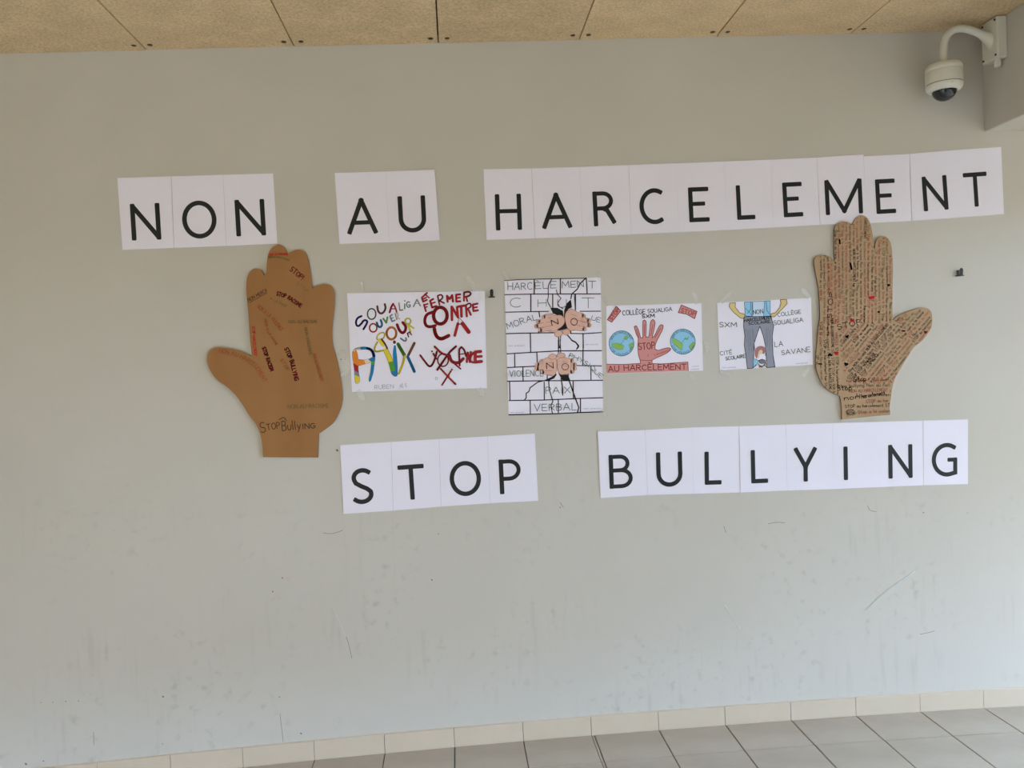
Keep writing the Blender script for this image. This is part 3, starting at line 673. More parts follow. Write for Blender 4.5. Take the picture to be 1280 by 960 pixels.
# --- poster 2: cracked brick wall with hands
B1=crop(620,335,9.1429); B2=crop(620,425,9.1429)
P2,s2=poster('brick_wall_poster',[B1(95,138),B1(1195,108),B2(1223,822),B2(145,858)],'tall white poster drawn as cracked black-outlined brick wall with four pink hands')
k=Ink(s2)
def bl(fn,wd,pts,c='black',sm=False): k.line(mp(fn,pts),wd/9.1429,c,sm)
bl(B1,9,[(97,143),(300,132),(730,122),(1025,117)]); bl(B1,11,[(100,305),(430,298),(1195,296)]); bl(B1,11,[(108,505),(600,495)]); bl(B1,11,[(960,495),(1195,494)]); bl(B1,12,[(118,750),(480,742),(660,740)]); bl(B1,11,[(850,748),(1010,750),(1205,738)])
for x,y0,y1,x2 in((437,130,300,437),(735,122,298,735),(1032,118,296,1042),(398,300,500,398),(648,300,460,648),(908,300,480,908),(492,505,560,500),(490,690,745,488),(850,705,745,855),(392,750,914,395),(715,785,914,718),(995,750,914,998)): bl(B1,13,[(x,y0),(x2,y1)])
bl(B2,12,[(125,158),(400,142),(710,125),(1205,122)]); bl(B2,12,[(128,315),(445,300)]); bl(B2,11,[(925,292),(1205,296)]); bl(B2,12,[(130,472),(550,465),(850,465),(1218,460)]); bl(B2,12,[(150,692),(550,686),(960,668),(1220,660)]); bl(B2,13,[(147,855),(700,842),(930,830),(1222,820)])
for x,y0,y1,x2 in((393,0,142,396),(712,0,140,714),(995,0,125,995),(213,155,312,215),(467,148,250,470),(995,125,285,992),(308,315,465,310),(585,405,465,585),(825,390,465,828),(1085,300,460,1085),(155,480,690,160),(550,480,685,552),(880,470,668,885),(390,690,850,392),(712,685,838,712),(965,670,828,965)): bl(B2,12,[(x,y0),(x2,y1)])
tag(k.build('brick_outlines',P2,'black felt-pen mortar lines'),kind='stuff')
k=Ink(s2)
bl(B1,10,[(635,130),(600,200),(597,330),(590,380),(625,450)],sm=True); bl(B1,13,[(1025,115),(960,180),(930,240),(865,300),(855,350)]); bl(B1,9,[(690,250),(700,300),(742,345),(705,400),(720,440),(765,465)]); bl(B1,8,[(895,300),(905,490)])
k.poly(mp(B1,[(620,455),(700,455),(765,490),(772,555),(740,560),(700,540),(650,520)]),'black'); k.poly(mp(B1,[(780,480),(812,400),(855,360),(868,450),(825,470),(798,530),(800,560),(775,570)]),'black')
k.poly(mp(B1,[(695,712),(760,660),(790,600),(830,610),(802,650),(822,690),(740,712)]),'black')
bl(B1,9,[(740,780),(728,914)]); bl(B1,14,[(818,768),(870,830),(910,850),(945,890),(935,914)])
k.build('wall_crack',P2,'black crack behind the upper pair of hands'); k=Ink(s2)
bl(B2,14,[(870,5),(910,25),(940,70),(922,105)]); bl(B2,10,[(732,0),(740,150)])
k.build('wall_crack',P2,'black crack between the two pairs of hands'); k=Ink(s2)
k.poly(mp(B2,[(540,465),(640,420),(685,375),(692,400),(662,440),(600,466)]),'black'); bl(B2,12,[(560,462),(480,480),(390,545),(375,590),(345,610),(345,660),(325,686)]); bl(B2,11,[(602,462),(607,560),(650,700),(628,750),(645,842)]); k.build('wall_crack',P2,'black forked crack running down to the left'); k=Ink(s2)
k.poly(mp(B2,[(710,375),(760,398),(822,395),(852,470),(760,462),(735,420)]),'black'); bl(B2,12,[(745,440),(762,560),(762,630)]); bl(B2,14,[(835,460),(890,620),(945,770),(930,832)])
k.build('wall_crack',P2,'black forked crack running down to the right')
k=Ink(s2)
def hand(fn,pts,fingers,thumb=None):
    k.poly(mp(fn,pts),'skin',True); L=[(p[0],p[1]) for p in catmull([(a,b,0) for a,b in mp(fn,pts)],4,True)]; k.line(L+[L[0]],.45,'redbrown')
    for f_ in fingers: k.line(mp(fn,f_),.4,'redbrown',True)
def hand2(fn,palm,fingers,thumb,lab):
    global k
    k=Ink(s2)
    for f_ in fingers: k.line(mp(fn,f_),5.6,'redbrown')
    L=[(p[0],p[1]) for p in catmull([(a,b,0) for a,b in mp(fn,palm)],4,True)]; k.line(L+[L[0]],.9,'redbrown')
    for f_ in fingers: k.line(mp(fn,f_),4.9,'skin')
    k.poly(mp(fn,palm),'skin',True)
    for f_ in fingers: (a,b),(c_,d_)=mp(fn,f_); k.line([(a,b+2.5),((a+c_)/2,(b+d_)/2+2.5)],.35,'redbrown')
    hand(fn,thumb,[])
    k.build('drawn_hand',P2,lab)
hand2(B1,[(600,530),(660,545),(740,542),(778,580),(775,640),(700,700),(620,725),(560,690),(550,600)],[[(640,545),(545,560)],[(660,585),(485,612)],[(660,632),(462,665)],[(640,690),(505,708)]],[(668,742),(715,712),(757,735),(755,762),(715,788),(678,778)],'pink hand with N, upper left')
hand2(B1,[(805,500),(860,465),(930,510),(960,600),(940,690),(860,715),(822,690),(802,640),(788,565)],[[(850,505),(1000,548)],[(870,560),(1060,602)],[(870,620),(1065,652)],[(880,685),(1010,700)]],[(758,712),(820,694),(852,735),(805,772),(765,748)],'pink hand with O, upper right')
hand2(B2,[(560,215),(640,202),(686,222),(692,290),(682,375),(650,408),(570,385),(530,300)],[[(640,232),(522,245)],[(640,280),(475,280)],[(640,328),(468,325)],[(640,378),(530,368)]],[(600,185),(640,158),(690,175),(686,210),(640,222),(602,205)],'pink hand with N, lower left')
hand2(B2,[(698,222),(780,198),(830,225),(860,300),(830,375),(760,395),(722,378),(704,320)],[[(760,225),(868,240)],[(760,270),(900,285)],[(760,322),(898,325)],[(760,365),(868,362)]],[(695,190),(720,150),(780,152),(795,185),(740,205)],'pink hand with O, lower right')
k=Ink(s2)
k.text('HARC',mp(B1,[(135,250),(415,245)]),8.6,.75,'darkgreen'); k.text('ÈLE',mp(B1,[(450,238),(690,228)]),8,.7,'darkgreen'); k.text('MEN',mp(B1,[(755,230),(1000,215)]),8,.75,'darkgreen'); k.text('T',mp(B1,[(1055,232),(1140,232)]),9,.75,'darkgreen')
for ch,a,b_,h in(('C',(165,452),(290,445),11),('H',(478,445),(575,440),9.5),('U',(705,452),(805,450),10),('T',(985,458),(1125,458),12.5)): k.text(ch,mp(B1,[a,b_]),h,.7,'darkgreen')
k.text('MORAL',mp(B1,[(135,700),(230,668),(330,630),(470,590)]),7.6,.7,'darkgreen'); k.text('UE',mp(B1,[(1085,590),(1185,625)]),5.5,.65,'darkgreen')
k.text('N',mp(B1,[(640,655),(712,640)]),6.5,1.1,'black'); k.text('O',mp(B1,[(855,655),(930,655)]),8.4,.9,'black')
k.text('N',mp(B2,[(580,330),(655,322)]),7.2,1,'black'); k.ring(*B2(790,305),4.2,3.8,.8,'black')
k.text('VIOLENCE',mp(B2,[(155,418),(540,412)]),7.6,.7,'darkgreen'); k.text('PHYSIQUE',mp(B2,[(830,195),(930,235),(1000,275),(1070,315),(1120,375),(1200,440)]),5,.65,'darkgreen')
k.text('PAIX',mp(B2,[(570,612),(850,605)]),8,.75,'darkgreen'); k.text('VERBAL',mp(B2,[(435,812),(920,800)]),8.4,.75,'darkgreen')
for fn,a,b_ in((B1,(140,895),(320,893)),(B1,(1020,880),(1165,878)),(B2,(1000,790),(1200,785)),(B2,(160,835),(320,832))): k.text('nom prenom',mp(fn,[a,b_]),1.8,.3,'pencil')
k.build('lettering',P2,'thin capitals HARCÈLEMENT CHUT MORAL VIOLENCE PHYSIQUE PAIX VERBAL')
tape(P2,(628,340),(636,352),5); tape(P2,(746,341),(752,352),5); tape(P2,(752,512),(757,520),5)

# --- poster 3: red hand and globes
S=crop(740,360,8.347)
P3,s3=poster('red_hand_poster',[S(148,185),S(1140,158),S(1158,862),S(152,895)],'white landscape poster with red open hand between two blue globes, AU HARCÈLEMENT banner')
k=Ink(s3)
k.poly(mp(S,[(154,792),(330,795),(505,785),(628,785),(720,790),(1000,770),(1005,865),(156,892)]),'pink')
HP=[(505,790),(500,748),(485,700),(478,600),(482,520),(465,490),(440,405),(460,393),(482,430),(508,520),(530,518),(531,345),(548,333),(564,350),(562,512),(592,510),(602,440),(612,350),(635,326),(656,350),(650,420),(632,500),(628,520),(650,500),(690,420),(716,385),(742,388),(737,430),(700,505),(665,580),(655,635),(690,650),(740,635),(800,624),(824,636),(790,672),(720,708),(660,735),(628,757),(628,790)]
k.poly(mp(S,HP),'pink',True,4)
L=[(p[0],p[1]) for p in catmull([(a,b,0) for a,b in mp(S,HP)],4,False)]; k.line(L,.75,'maroon')
k.line(mp(S,[(154,794),(330,797),(505,786)]),.7,'maroon'); k.line(mp(S,[(628,787),(720,792),(1000,772),(1005,865)]),.7,'maroon'); k.line(mp(S,[(500,752),(628,757)]),.5,'maroon')
for f_ in ([(463,430),(490,520)],[(546,380),(546,500)],[(636,380),(612,500)],[(715,420),(655,520)],[(585,690),(585,720)]): k.line(mp(S,f_),.5,'maroon')
k.text('Laviolence',mp(S,[(655,705),(820,655)]),3.0,.42,'red')
k.build('drawn_hand',P3,'red coloured-in open hand rising from the banner')
k=Ink(s3)
k.text('STOP',mp(S,[(488,645),(655,632)]),8,.95,'maroon')
k.build('palm_word',P3,'word STOP on the palm'); k=Ink(s3); k.text('AU',mp(S,[(172,875),(282,868)]),6.8,1,'maroon'); k.text('HARCÈLEMENT',mp(S,[(335,862),(985,848)]),6.8,1,'maroon')
k.build('banner_lettering',P3,'words AU HARCÈLEMENT on the red banner'); k=Ink(s3); k.text('COLLÈGE',mp(S,[(320,285),(555,268)]),5.8,.85,'black'); k.text('SOUALIGA',mp(S,[(582,262),(835,238)]),4.6,.75,'black'); k.text('SXM',mp(S,[(522,312),(652,306)]),4,1.0,'black')
k.build('school_name',P3,'black school name with SXM below it'); k=Ink(s3); k.text('nom',mp(S,[(1040,825),(1115,820)]),2,.3,'pencil'); k.text('classe',mp(S,[(1030,855),(1115,850)]),2,.3,'pencil')
k.build('pencil_signature',P3)
for pts,tp,h,lab in(([(160,330),(255,192),(300,240),(205,357)],[(205,338),(288,232)],4.2,'leaning red STOP tag'),([(900,257),(932,178),(1095,245),(1070,320),(985,272)],[(925,248),(1070,292)],4.8,'tilted red STOP tag')):
    k=Ink(s3); q=mp(S,pts); k.poly(q,'pink'); k.line(q+[q[0]],.9,'maroon'); k.text('STOP',mp(S,tp),h,.8,'red'); k.build('stop_tag',P3,lab)
for cx,cy,lands in((308,578,[[(205,585),(260,575),(330,600),(320,640),(270,640),(215,610)],[(345,500),(380,510),(360,540),(335,530)],[(385,590),(425,570),(430,610),(400,640)]]),
                   (948,560,[[(840,520),(890,545),(945,585),(935,650),(900,620),(845,570)],[(1010,610),(1060,560),(1072,590),(1030,650)],[(960,530),(1000,520),(1010,500),(995,540)]])):
    k=Ink(s3); X,Y=S(cx,cy); k.disc(X,Y,15.6,15.8,'sky')
    for L in lands: k.poly(mp(S,L),'lime',True); q=mp(S,L); k.line([(p[0],p[1]) for p in catmull([(a,b,0) for a,b in q+[q[0]]],3)],.45,'green')
    k.ring(X,Y,15.5,15.7,.8,'bluegrey',n=36); k.line(mp(S,[(cx-20,cy+20),(cx+15,cy-20),(cx+30,cy-50)]),.5,'green',True)
    up=[(X+12.6*math.cos(a),Y+12.6*math.sin(a)) for a in [math.radians(200+14*i) for i in range(11)]]; dn=[(X+15*math.cos(a),Y+15*math.sin(a)) for a in [math.radians(160-14*i) for i in range(11)]]
    k.text('NON AU HARCELEMENT',up,2.2,.42,'bluegrey'); k.text('STOP VIOLENCE SXM',dn,2.2,.42,'bluegrey')
    k.build('drawn_globe',P3,'blue and green globe '+('left of the hand' if cx<500 else 'right of the hand'))
for a,b_,wd in(((866,366),(871,380),5),((881,426),(884,440),5),((862,468),(868,476),6),((754,372),(760,382),4)): tape(P3,a,b_,wd)

# --- poster 4: standing figure
Lg=crop(880,360,8.347)
P4,s4=poster('standing_figure_poster',[Lg(135,155),Lg(1115,103),Lg(1135,800),Lg(165,860)],'white landscape poster of grey-trousered legs framing a small crouching figure')
k=Ink(s4)
def fig(pts,c,oc='black',w=.7):
    q=mp(Lg,pts); k.poly(q,c); k.line(q+[q[0]],w,oc)
fig([(268,157),(328,153),(325,200),(372,260),(430,275),(412,318),(380,312),(305,250),(262,195)],'arm','brown')
fig([(795,122),(860,118),(868,162),(805,230),(735,300),(702,302),(690,272),(745,258),(790,205),(803,160)],'arm','brown')
fig([(420,148),(508,143),(500,230),(500,296),(430,292)],'sky','bluegrey'); fig([(630,136),(690,133),(690,292),(622,296)],'sky','bluegrey')
k.line(mp(Lg,[(430,210),(480,260),(500,290)]),.6,'bluegrey'); k.line(mp(Lg,[(490,150),(485,225),(455,265)]),.8,'bluegrey'); k.line(mp(Lg,[(648,140),(655,230),(680,270)]),.8,'bluegrey')
fig([(508,143),(630,137),(622,300),(508,308)],'pale','bluegrey')
fig([(415,322),(430,300),(690,296),(703,312),(726,400),(712,500),(720,700),(740,824),(655,830),(648,700),(640,600),(618,500),(583,400),(560,460),(522,580),(518,720),(510,836),(452,840),(440,730),(420,600),(425,500),(412,400)],'trouser','black',.8)
for i in range(16):
    x=430+i*17+random.uniform(-4,4)
    if 530<x<640: continue
    y0=random.uniform(400,480); k.line(mp(Lg,[(x,y0),(x+random.uniform(-6,6)+(18 if x<520 else -4),y0+random.uniform(120,320))]),.7,'shade')
k.build('drawn_figure',P4,'blue-shirted body with hands on hips and grey trousers, no head')
k=Ink(s4)
k.poly(mp(Lg,[(530,700),(530,650),(555,615),(600,605),(638,625),(640,665),(620,690),(600,680),(580,680),(560,725),(545,735)]),'hair',True)
k.poly(mp(Lg,[(575,655),(600,640),(612,665),(600,690),(580,690),(570,735),(552,738),(560,700)]),'peach',True)
fig([(514,742),(545,742),(572,760),(548,792),(514,832)],'sky','bluegrey',.5); fig([(572,755),(605,742),(640,755),(640,778),(600,790),(578,780)],'shade','black',.5)
k.line(mp(Lg,[(560,790),(590,815),(620,812),(648,775)]),1.6,'arm',True); k.line(mp(Lg,[(514,832),(550,800)]),.8,'black'); k.line(mp(Lg,[(625,800),(652,828)]),.8,'black'); k.line(mp(Lg,[(575,828),(590,815),(606,828)]),1,'black')
k.build('crouching_child',P4,'small drawn child with reddish hair crouching between the legs')
k=Ink(s4)
k.text('NON',mp(Lg,[(515,275),(615,262)]),5,.7,'black'); k.text('HARCELEMENT',mp(Lg,[(422,355),(560,338),(705,322)]),3.6,.75,'black'); k.text('SCOLAIRE',mp(Lg,[(465,385),(590,375),(690,362)]),3.4,.7,'black')
k.text('SXM',mp(Lg,[(160,408),(342,405)]),5.6,.85,'darkgreen'); k.text('CITÉ',mp(Lg,[(170,702),(292,690)]),4.8,.7,'darkgreen'); k.text('SCOLAIRE',mp(Lg,[(228,755),(432,725)]),4.2,.75,'darkgreen')
k.text('COLLÈGE',mp(Lg,[(770,300),(1010,265)]),4.8,.65,'darkgreen'); k.text('SOUALIGA',mp(Lg,[(728,388),(1035,352)]),5.4,.7,'darkgreen')
k.text('LA',mp(Lg,[(738,614),(825,606)]),6,.75,'darkgreen'); k.text('SAVANE',mp(Lg,[(810,700),(1108,665)]),5.8,.7,'darkgreen')
k.text('nom prenom',mp(Lg,[(190,838),(330,832)]),2,.3,'pencil'); k.text('nom prenom',mp(Lg,[(960,795),(1080,785)]),2,.3,'pencil')
k.build('lettering',P4,'thin felt-pen capitals around the figure')
for a,b_,wd in(((901,378),(913,366),5),((1001,361),(1011,372),5.5),((1021,438),(1023,446),6),((1003,470),(1010,460),5.5),((900,464),(912,470),5)): tape(P4,a,b_,wd)

# ------------------------------------------------------------------ cardboard hands
def cutout(name,outline,mface,label,stand=.005,thick=.006):
    pts=catmull([(a,b,0) for a,b in outline],6,True,50)
    P=[(p[0],p[1]) for p in pts]; yf=-(stand+thick)
    fr=[W(a,b,yf) for a,b in P]; n=len(fr); c=sum((v for v in fr),Vector())/n; org=Vector((c[0],0,c[2]))
    vs=[tuple(v) for v in fr]+[(v[0],-stand,v[2]) for v in fr]
    fs=[tuple(range(n)),tuple(range(2*n-1,n-1,-1))]+[(i,n+i,n+(i+1)%n,(i+1)%n) for i in range(n)]
    o=link_mesh(name,vs,fs,[mface,M_edge],None,org,[0,0]+[1]*n)
    bm=bmesh.new(); bm.from_mesh(o.data); bmesh.ops.recalc_face_normals(bm,faces=bm.faces); bm.to_mesh(o.data); bm.free()
    tag(o,label,'cardboard hand')
    def inside(p):
        x,y=p[0],p[1]; r=False; j=n-1
        for i in range(n):
            xi,yi=P[i]; xj,yj=P[j]
            if (yi>y)!=(yj>y) and x<(xj-xi)*(y-yi)/(yj-yi)+xi: r=not r
            j=i
        return r
    return o,Sheet(yf),inside
h1=crop(240,290,6.4); h2=crop(240,430,6.4)
out=mp(h2,[(568,905),(560,800),(545,720),(510,640),(460,575),(400,480),(340,400),(275,340),(200,285),(150,220),(122,150),(122,90),(150,45),(200,27),(300,35),(380,55),(440,80),(478,102)])
out+=mp(h1,[(462,830),(450,650),(436,500),(436,400),(450,340),(485,300),(520,293),(555,305),(580,352),(592,330),(598,250),(612,170),(640,125),(685,102),(725,112),(755,150),(765,178),(790,160),(830,143),(870,142),(905,165),(930,220),(945,300),(958,400),(962,455),(1000,430),(1060,416),(1105,425),(1130,455),(1142,500),(1138,600),(1124,740),(1122,850)])
out+=mp(h2,[(1130,20),(1150,90),(1180,220),(1200,340),(1203,450),(1180,540),(1130,630),(1070,680),(1015,718),(1012,800),(1008,908)])
H1,sh1,in1=cutout('cardboard_hand',out,M_card1,'dark brown cardboard hand with sparse writing, thumb to the left')
def slogan(string,path,h,wd,c,lab,jit=.06):
    k=Ink(sh1); k.text(string,path,h,wd,c,jit); return k.build('slogan',H1,lab)
slogan('STOP!',[(362,338),(377,350)],6.2,1.1,'maroon','dark word STOP on the ring fingertip'); slogan('STOP RACISME',[(345.5,369),(358,372.5),(375.5,384.5)],4.6,1.25,'maroon','bold dark slogan across the fingers')
slogan('NON MERCI!',[(311,377),(334,364.5)],4,.6,'darkink','underlined dark slogan on the index finger')
k=Ink(sh1); k.line([(312,378.2),(334,366)],.6,'darkink'); k.build('underline',H1)
slogan('STOP RACISM',[(327.6,435),(333,450),(338,464)],4.4,1.35,'maroon','bold dark slogan nearest the thumb'); slogan('STOP BULLYING',[(355.5,436),(363,453),(368.5,476)],5,1.35,'maroon','bold dark slogan down the palm')
k=Ink(sh1)
k.text('S',[(326,541),(332.5,540)],12,1,'darkink',.05); k.text('TOP',[(334,537.5),(350,535.5)],8,.95,'darkink',.1); k.text('Bully',[(353,538.5),(376,536)],11,1,'darkink',.1); k.text('ING',[(378.5,536),(394,535)],6,1,'darkink'); k.line([(349,524.5),(355,522),(358,526)],.9,'darkink',True)
k.build('slogan',H1,'large handwritten STOP Bullying above the wrist')
slogan('NON AU HARCELEMENT',[(274,441),(292,443.5),(306,450),(318,459),(330,478)],5.2,.75,'rust','orange slogan along the thumb'); slogan('NON A LA VIOLENCE',[(321,384),(338,398),(351,414)],4.6,.65,'rust','orange slogan crossing the knuckles')
slogan('NON A LA HAINE',[(330,400),(334,415),(345,432)],3.0,.6,'rust','small orange slogan curving down the palm'); slogan('STOP HARCELEMENT',[(315,408),(317.5,445)],3.4,.7,'bred','red slogan on the edge above the thumb'); slogan('NON AU RACISME',[(337,319.5),(360,319)],2.6,.6,'bred','red slogan on the middle fingertip')
slogan('STOP',[(350,450),(359,464)],4,.65,'rust','orange word STOP mid palm'); slogan('NON AU HARCELEMENT',[(391,443),(401,477)],3.8,.6,'rust','orange slogan on the outer palm')
slogan('NON AU HARCELEMENT',[(336,322.5),(350,323),(362,326.5)],2.4,.45,'moss','olive slogan on the middle finger'); slogan('NON AU RACISME',[(361,404),(397,404)],4,.55,'moss','olive slogan across the upper palm'); slogan('NON VIOLENCE',[(380.5,410),(387,444)],3.6,.6,'moss','olive slogan running down the outer palm')
slogan('NON AU RACISME',[(360,511),(411,509.5)],5.2,.65,'moss','olive slogan above the wrist'); slogan('A LA PAIX',[(337,374),(357,384)],3,.5,'moss','faint olive slogan on the fingers'); slogan('STOP',[(370,355),(384,366)],4,.4,'moss','faint olive word on the ring finger')
r1=crop(1010,260,7.111); r2=crop(1010,390,6.857)
out=mp(r1,[(100,800),(90,700),(72,600),(55,500),(60,450),(85,425),(140,418),(190,432),(225,460),(237,482),(232,400),(232,250),(234,190),(255,145),(290,122),(350,125),(392,148),(402,128),(430,85),(475,65),(520,82),(550,130),(570,220),(582,300),(592,372),(600,310),(622,270),(662,250),(705,265),(735,320),(748,400),(755,550),(752,700),(750,900)])
out+=mp(r2,[(726,70),(762,38),(830,8),(900,-20),(960,-35),(1010,-34),(1050,-10),(1064,40),(1060,120),(1030,180),(980,245),(910,300),(850,390),(790,490),(750,560),(725,640),(710,740),(700,820),(705,882),(600,890),(450,905),(290,922),(290,860),(285,780),(270,718),(200,685),(140,640),(95,560),(70,470),(68,380),(80,250),(90,120),(103,40)])
H2,sh2,in2=cutout('cardboard_hand',out,M_card2,'lighter cardboard hand covered in dense small writing, thumb to the right')
PH=['Non au harcelement','STOP au harcelement','Stop a la violence','Non au racisme','stop bullying','STOP STOP','non a la haine','harcelement non merci','Stop','NON AU HARCELEMENT']
def fill(k,lines,cols,h,wd):
    for L in lines:
        c=random.choice(cols); s=random.choice(PH); ln_=sum(math.dist(L[i],L[i+1]) for i in range(len(L)-1)); n_=int(ln_/(h*.62))
        while len(s)<n_: s=s+' '+random.choice(PH)
        k.text(s[:max(2,n_)],L,h,wd*random.uniform(.8,1.2),c,.1,inside=in2)
kb=Ink(sh2); kr=Ink(sh2); 
def rows(kk_pick,dirv,x0,y0,nrow,step,length,region,h,wd):
    d=Vector(dirv).normalized(); nrm=Vector((-d[1],d[0]))
    for j in range(nrow):
        p=Vector((x0,y0))+nrm*(step*j); u=random.uniform(-10,0)
        while u<length:
            ln_=random.uniform(24,55); a=p+d*u; m=p+d*(u+ln_/2)+nrm*random.uniform(-.8,.8); b=p+d*(u+ln_)
            kk,cs=(kb,['darkink','darkink','moss']) if random.random()<.5 else (kr,['redbrown','rust'])
            c=random.choice(cs); t=random.choice(PH); n_=int(ln_/(h*.62))
            while len(t)<n_: t+=' '+random.choice(PH)
            kk.text(t[:max(2,n_)],[tuple(a),tuple(m),tuple(b)],h,wd*random.uniform(.75,1.25),c,.12,inside=lambda q:in2(q) and region(q[0],q[1]))
            u+=ln_+2.5
PALM=lambda x,y: (y>404+.0*x and x>1046+.12*(y-404) and y<500-.9*(x-1046)*.25 and y<482) or (x>1118)
rows(None,(0,1),1121,268,22,4.6,150,lambda x,y: not PALM(x,y) and y<(404 if x>1046 else 420),3.4,.45)
rows(None,(.03,1),1043,404,6,4.8,95,lambda x,y: not PALM(x,y) and y<495,3.5,.45)
rows(None,(.64,-.77),1030,438,24,4.7,170,lambda x,y: PALM(x,y) and y<480,3.5,.45)
# lower palm and wrist rows
for j,(yy,xa,xb) in enumerate(((478,1058,1112),(484.5,1048,1112),(491,1062,1113),(496.5,1070,1112),(504,1082,1110),(510,1056,1112),(517,1072,1112),(520.5,1058,1070))):
    fill(kr if j%2==0 else kb,[[(xa,yy),((xa+xb)/2,yy-1.2),(xb,yy-1.5)]],['redbrown','rust'] if j%2==0 else ['darkink','moss'],4.0,.55)
# the larger readable words
kb.text('non',[(1055,500.5),(1074,498)],6,.75,'darkink',inside=in2); kb.text('harcelement',[(1077,498),(1106,493)],5.2,.7,'darkink',inside=in2); kb.text('Stop',[(1046,488),(1064,487.5)],6,.75,'darkink',inside=in2)
kb.text('Stop',[(1067,477),(1082,476)],6,.7,'darkink'); kb.text('STOP',[(1047,412),(1076,405)],6.5,.65,'darkink'); kb.text('STOP',[(1039,398),(1041.5,366)],5.5,.7,'darkink'); kb.text('LOL',[(1026,500),(1027,470)],4.5,.6,'darkink',inside=in2)
kb.text('STOP',[(1113,374),(1113,396)],4.6,.6,'darkink',inside=in2); kb.text('Non',[(1088,455),(1097,444)],6,.75,'darkink'); kb.ring(1062.5,515,5.2,3.4,.6,'darkink'); kb.text('STG',[(1059,517.5),(1066.5,516.5)],4,.55,'darkink')
def heart(kk,cx,cy,r,c,rot=0):
    pts=[]
    for i in range(20):
        t=2*PI*i/20; x=16*math.sin(t)**3/16*r; y=-(13*math.cos(t)-5*math.cos(2*t)-2*math.cos(3*t)-math.cos(4*t))/16*r
        pts.append((cx+x*math.cos(rot)-y*math.sin(rot),cy+x*math.sin(rot)+y*math.cos(rot)))
    kk.poly(pts,c)
tag(kb.build('dark_writing',H2,'dense small dark ballpoint writing'),kind='stuff'); tag(kr.build('red_writing',H2,'dense small red-brown writing'),kind='stuff')
for hx,hy,hr,hc,ha in ((1064.5,400.5,2.9,'bred',.5),(1044.8,441.5,3,'bred',0),(1037,443.5,2.7,'black',PI),(1058.5,420.8,2.5,'black',-.4),(1057.2,455.2,2.8,'black',.2),(1156.3,415.3,2.2,'maroon',.3),(1110.2,356.6,2,'black',0),(1098,390,1.7,'black',0)):
    k=Ink(sh2); heart(k,hx,hy,hr,hc,ha); k.build('drawn_heart',H2,('red' if hc!='black' else 'black')+' ink heart')
k=Ink(sh2); k.poly([(1085.2,371),(1090,369.8),(1093,370.3),(1092.2,373),(1088,374.3),(1085.4,373.6)],'bred'); k.build('red_blot',H2)
for pts,wd,c in (([(1023,454.8),(1026.5,455.1)],1.7,'black'),([(1062.5,329.5),(1064,336.5)],2.2,'black'),([(1049,300),(1049.4,304.5)],2,'black'),([(1127,413.7),(1130.5,413.9)],1.7,'maroon')):
    k=Ink(sh2); k.line(pts,wd,c); k.build('ink_dash',H2)

# ------------------------------------------------------------------ wall marks
k=Ink(Sheet(-.0003)); c5=crop(400,640,3.694); c7=crop(900,600,3.2)
for pts in (mp(c5,[(15,97),(50,100),(85,92),(105,84)]),mp(c5,[(120,575),(132,610),(147,675)]),mp(c7,[(192,175),(230,169),(258,172)]),mp(c7,[(590,102),(600,121),(625,126)]),mp(c7,[(800,617),(830,611),(858,604)]),mp(c7,[(15,185),(24,210)]),[(117,915),(117.5,931)],[(350,893),(354,927)],[(700,628),(704,634)]): k.line(pts,.55,'scuff',True)
for x,y,r in((539.5,724.5,1.1),(203.5,870.5,1.3),(51,878,.7),(66,877.5,.7),(82,876.5,.8),(98,876,.8),(349,871,.9),(426,449,1.0),(1154,640.5,.9),(548,667,.8),(203,929.5,.7),(376,916.5,1.2),(32,954.5,1.5),(54,951,1),(421,562.5,1.6),(1209,641,.6),(700,634,.9)): k.line([(x,y),(x+r*.6,y+r*.5)],r*1.4,'scuff')
for x,y in((340.5,739),(352.5,722)): k.line([(x,y),(x+.8,y+.9)],1.2,'scuffred')
for j in range(26):
    x=random.uniform(60,135); k.line([(x,959-(x-60)*.09),(x+2.5,958.6-(x-60)*.09)],random.uniform(.6,1.4),'scuff')
k.line(mp(c5,[(60,440),(100,530),(120,575)]),.5,'scuffpale',True)
k.line(mp(c7,[(590,515),(640,465),(700,420),(780,365)]),1.6,'scuffpale',True); k.line(mp(c7,[(20,500),(80,595)]),1.3,'scuffpale',True)
o=k.build('scuff_marks',wall); o['kind']='stuff'

# ------------------------------------------------------------------ metal hooks
def hook(px,py,label):
    c=W(px,py); r=empty('wall_hook',(c[0],0,c[2])); tag(r,label,'hook','small black metal hooks')
    g=Geo(); g.box(c[0]-.006,c[0]+.006,-.003,0,c[2]-.012,c[2]+.012); g.build('mounting_plate',M_black,r,(c[0],0,c[2]),bevel=.001)
    g=Geo(); g.tube([(c[0],-.002,c[2]-.010),(c[0]+.001,-.014,c[2]-.012),(c[0]+.001,-.024,c[2]-.012)],.0028,10); g.box(c[0]-.0145,c[0]+.013,-.026,-.004,c[2]-.0165,c[2]-.0125); g.build('arm',M_black,r,(c[0],-.012,c[2]-.012),smooth=False)
    g=Geo()
    prof=[(-.0075,-.014),(.0055,-.014),(.0075,.010),(.0055,.016),(.0,.019),(-.0055,.016),(-.0075,.010)]
    vs=[(c[0]+a,-.024,c[2]+b) for a,b in prof]+[(c[0]+a,-.028,c[2]+b) for a,b in prof]; n=7
    g.add(vs,[tuple(range(n)),tuple(range(2*n-1,n-1,-1))]+[(i,(i+1)%n,n+(i+1)%n,n+i) for i in range(n)]); g.build('upright_tab',M_black,r,(c[0],-.026,c[2]))
hook(614.3,367.5,'small black metal hook on the wall beside the coloured PAIX poster')
hook(1197.2,341,'small black metal hook on the bare wall right of the paler hand')

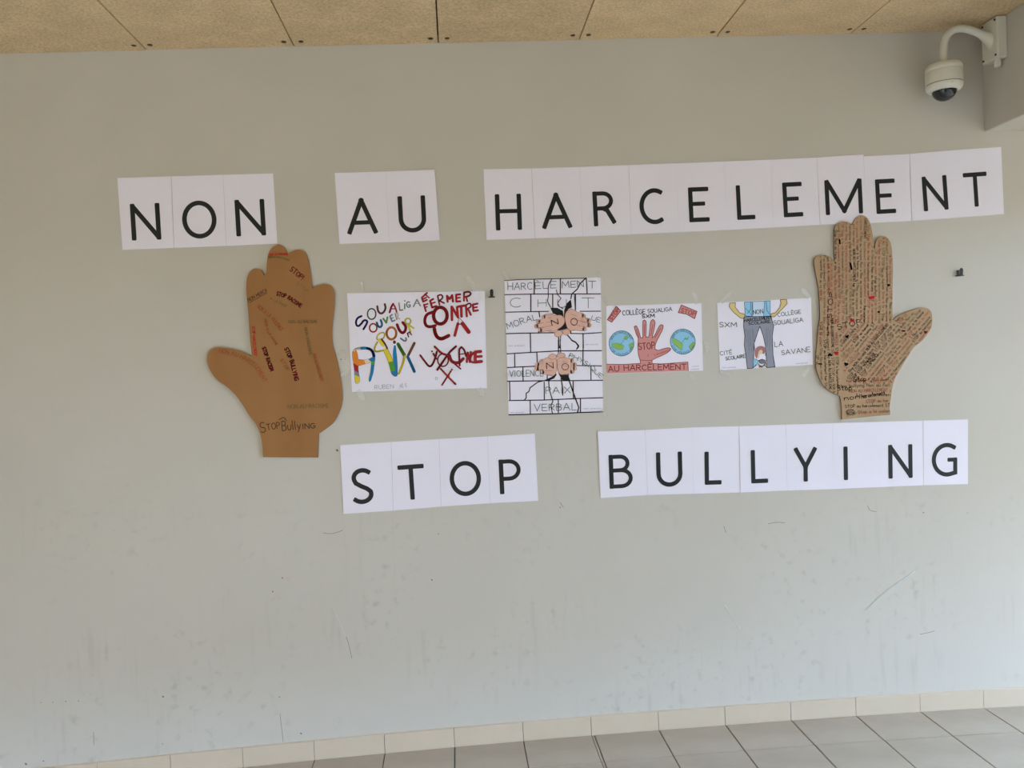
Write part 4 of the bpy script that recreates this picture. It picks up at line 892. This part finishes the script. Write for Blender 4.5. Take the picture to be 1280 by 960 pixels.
# ------------------------------------------------------------------ dome camera on its wall arm
yc=-.118
def at(px,py,Y): return W(px,py,Y)
root=empty('security_camera',(BX,yc,2.93)); tag(root,'white dome security camera hanging from a curved arm on the beam','camera')
z0=at(1256,74,-.165)[2]; z0=2.856; z1=zc(BX)-.003; xb=BX-.046
g=Geo(); g.box(xb,BX,-.17,-.065,z0,z1); br=g.build('mounting_box',M_white,root,(BX,yc,2.94),bevel=.006)
for yy in(-.158,-.078):
    for zz in(z0+.014,z1-.014):
        g=Geo(); g.lathe([(.0,-.0035),(.0042,-.0035),(.0042,.001)],(xb,yy,zz),10,'x'); g.build('screw',M_black,br,(xb,yy,zz))
g=Geo(); g.lathe([(.0,-.030),(.013,-.030),(.0145,-.027),(.0145,-.006),(.012,-.004),(.012,.0)],(BX-.024,-.135,z0),6); g.build('cable_gland',M_white,root,(BX-.024,-.135,z0))
# arm: centre line read in the photograph, lying in the vertical plane at y = yc
cl=[(1247,57),(1240,51),(1231,45.5),(1223,41.5),(1214,38),(1206,36),(1198,35.8),(1191,38),(1185,43),(1181,50),(1179.6,58),(1179.3,66),(1179.3,80)]
cl=catmull([at(a,b,yc) for a,b in cl],3)
rad=[.0158+.030*max(0,1-i/9)**1.6 for i in range(len(cl))]
g=Geo(); g.tube(cl,rad,20); g.build('curved_arm',M_white,root,tuple(cl[len(cl)//2]),smooth=True)
# gusset under the arm
c0=at(1180,99,yc); R=.0735; cx,cz=c0[0],at(1180,99,yc)[2]
bz=cz-.022
g=Geo(); g.lathe([(0,.086),(.050,.086),(.064,.083),(R*.96,.076),(R,.066),(R,.056),(R*.985,.054),(R,.052),(R,.0)],(cx,yc,bz),48); hd=g.build('housing',M_white,root,(cx,yc,bz),smooth=True)
g=Geo(); g.lathe([(R*.97,-.0005),(R*.97,-.003)],(cx,yc,bz),48); g.build('seam',M_black,hd,(cx,yc,bz))
g=Geo(); g.lathe([(R*.9,-.003),(R*1.0,-.003),(R*1.0,-.008),(R*.97,-.018),(R*.86,-.028),(R*.72,-.031),(R*.66,-.030),(R*.66,-.022)],(cx,yc,bz),48); g.build('trim_ring',M_white,root,(cx,yc,bz),smooth=True)
g=Geo(); r=R*.665; g.lathe([(r*math.cos(a),-.026-r*.92*math.sin(a)) for a in [PI/2*i/12 for i in range(13)]],(cx,yc,bz),40); dm=g.build('dome',M_dome,root,(cx,yc,bz-.03),smooth=True)
g=Geo(); g.lathe([(0,-.0715),(.0015,-.0715)],(cx,yc,bz),8)
g=Geo(); g.lathe([(.0,-.0015),(.0022,-.0015),(.0022,.0)],(cx-.01,yc-R*.985,bz-.013),10,'y'); g.build('locking_screw',mat('steel',(.4,.4,.4),.4,.5,.6),root,(cx-.01,yc-R*.985,bz-.013))
g=Geo(); g.lathe([(.0185,.0),(.0185,.008),(.016,.010)],(cx,yc,bz+.086),24); g.build('collar',M_white,root,(cx,yc,bz+.086),smooth=True)
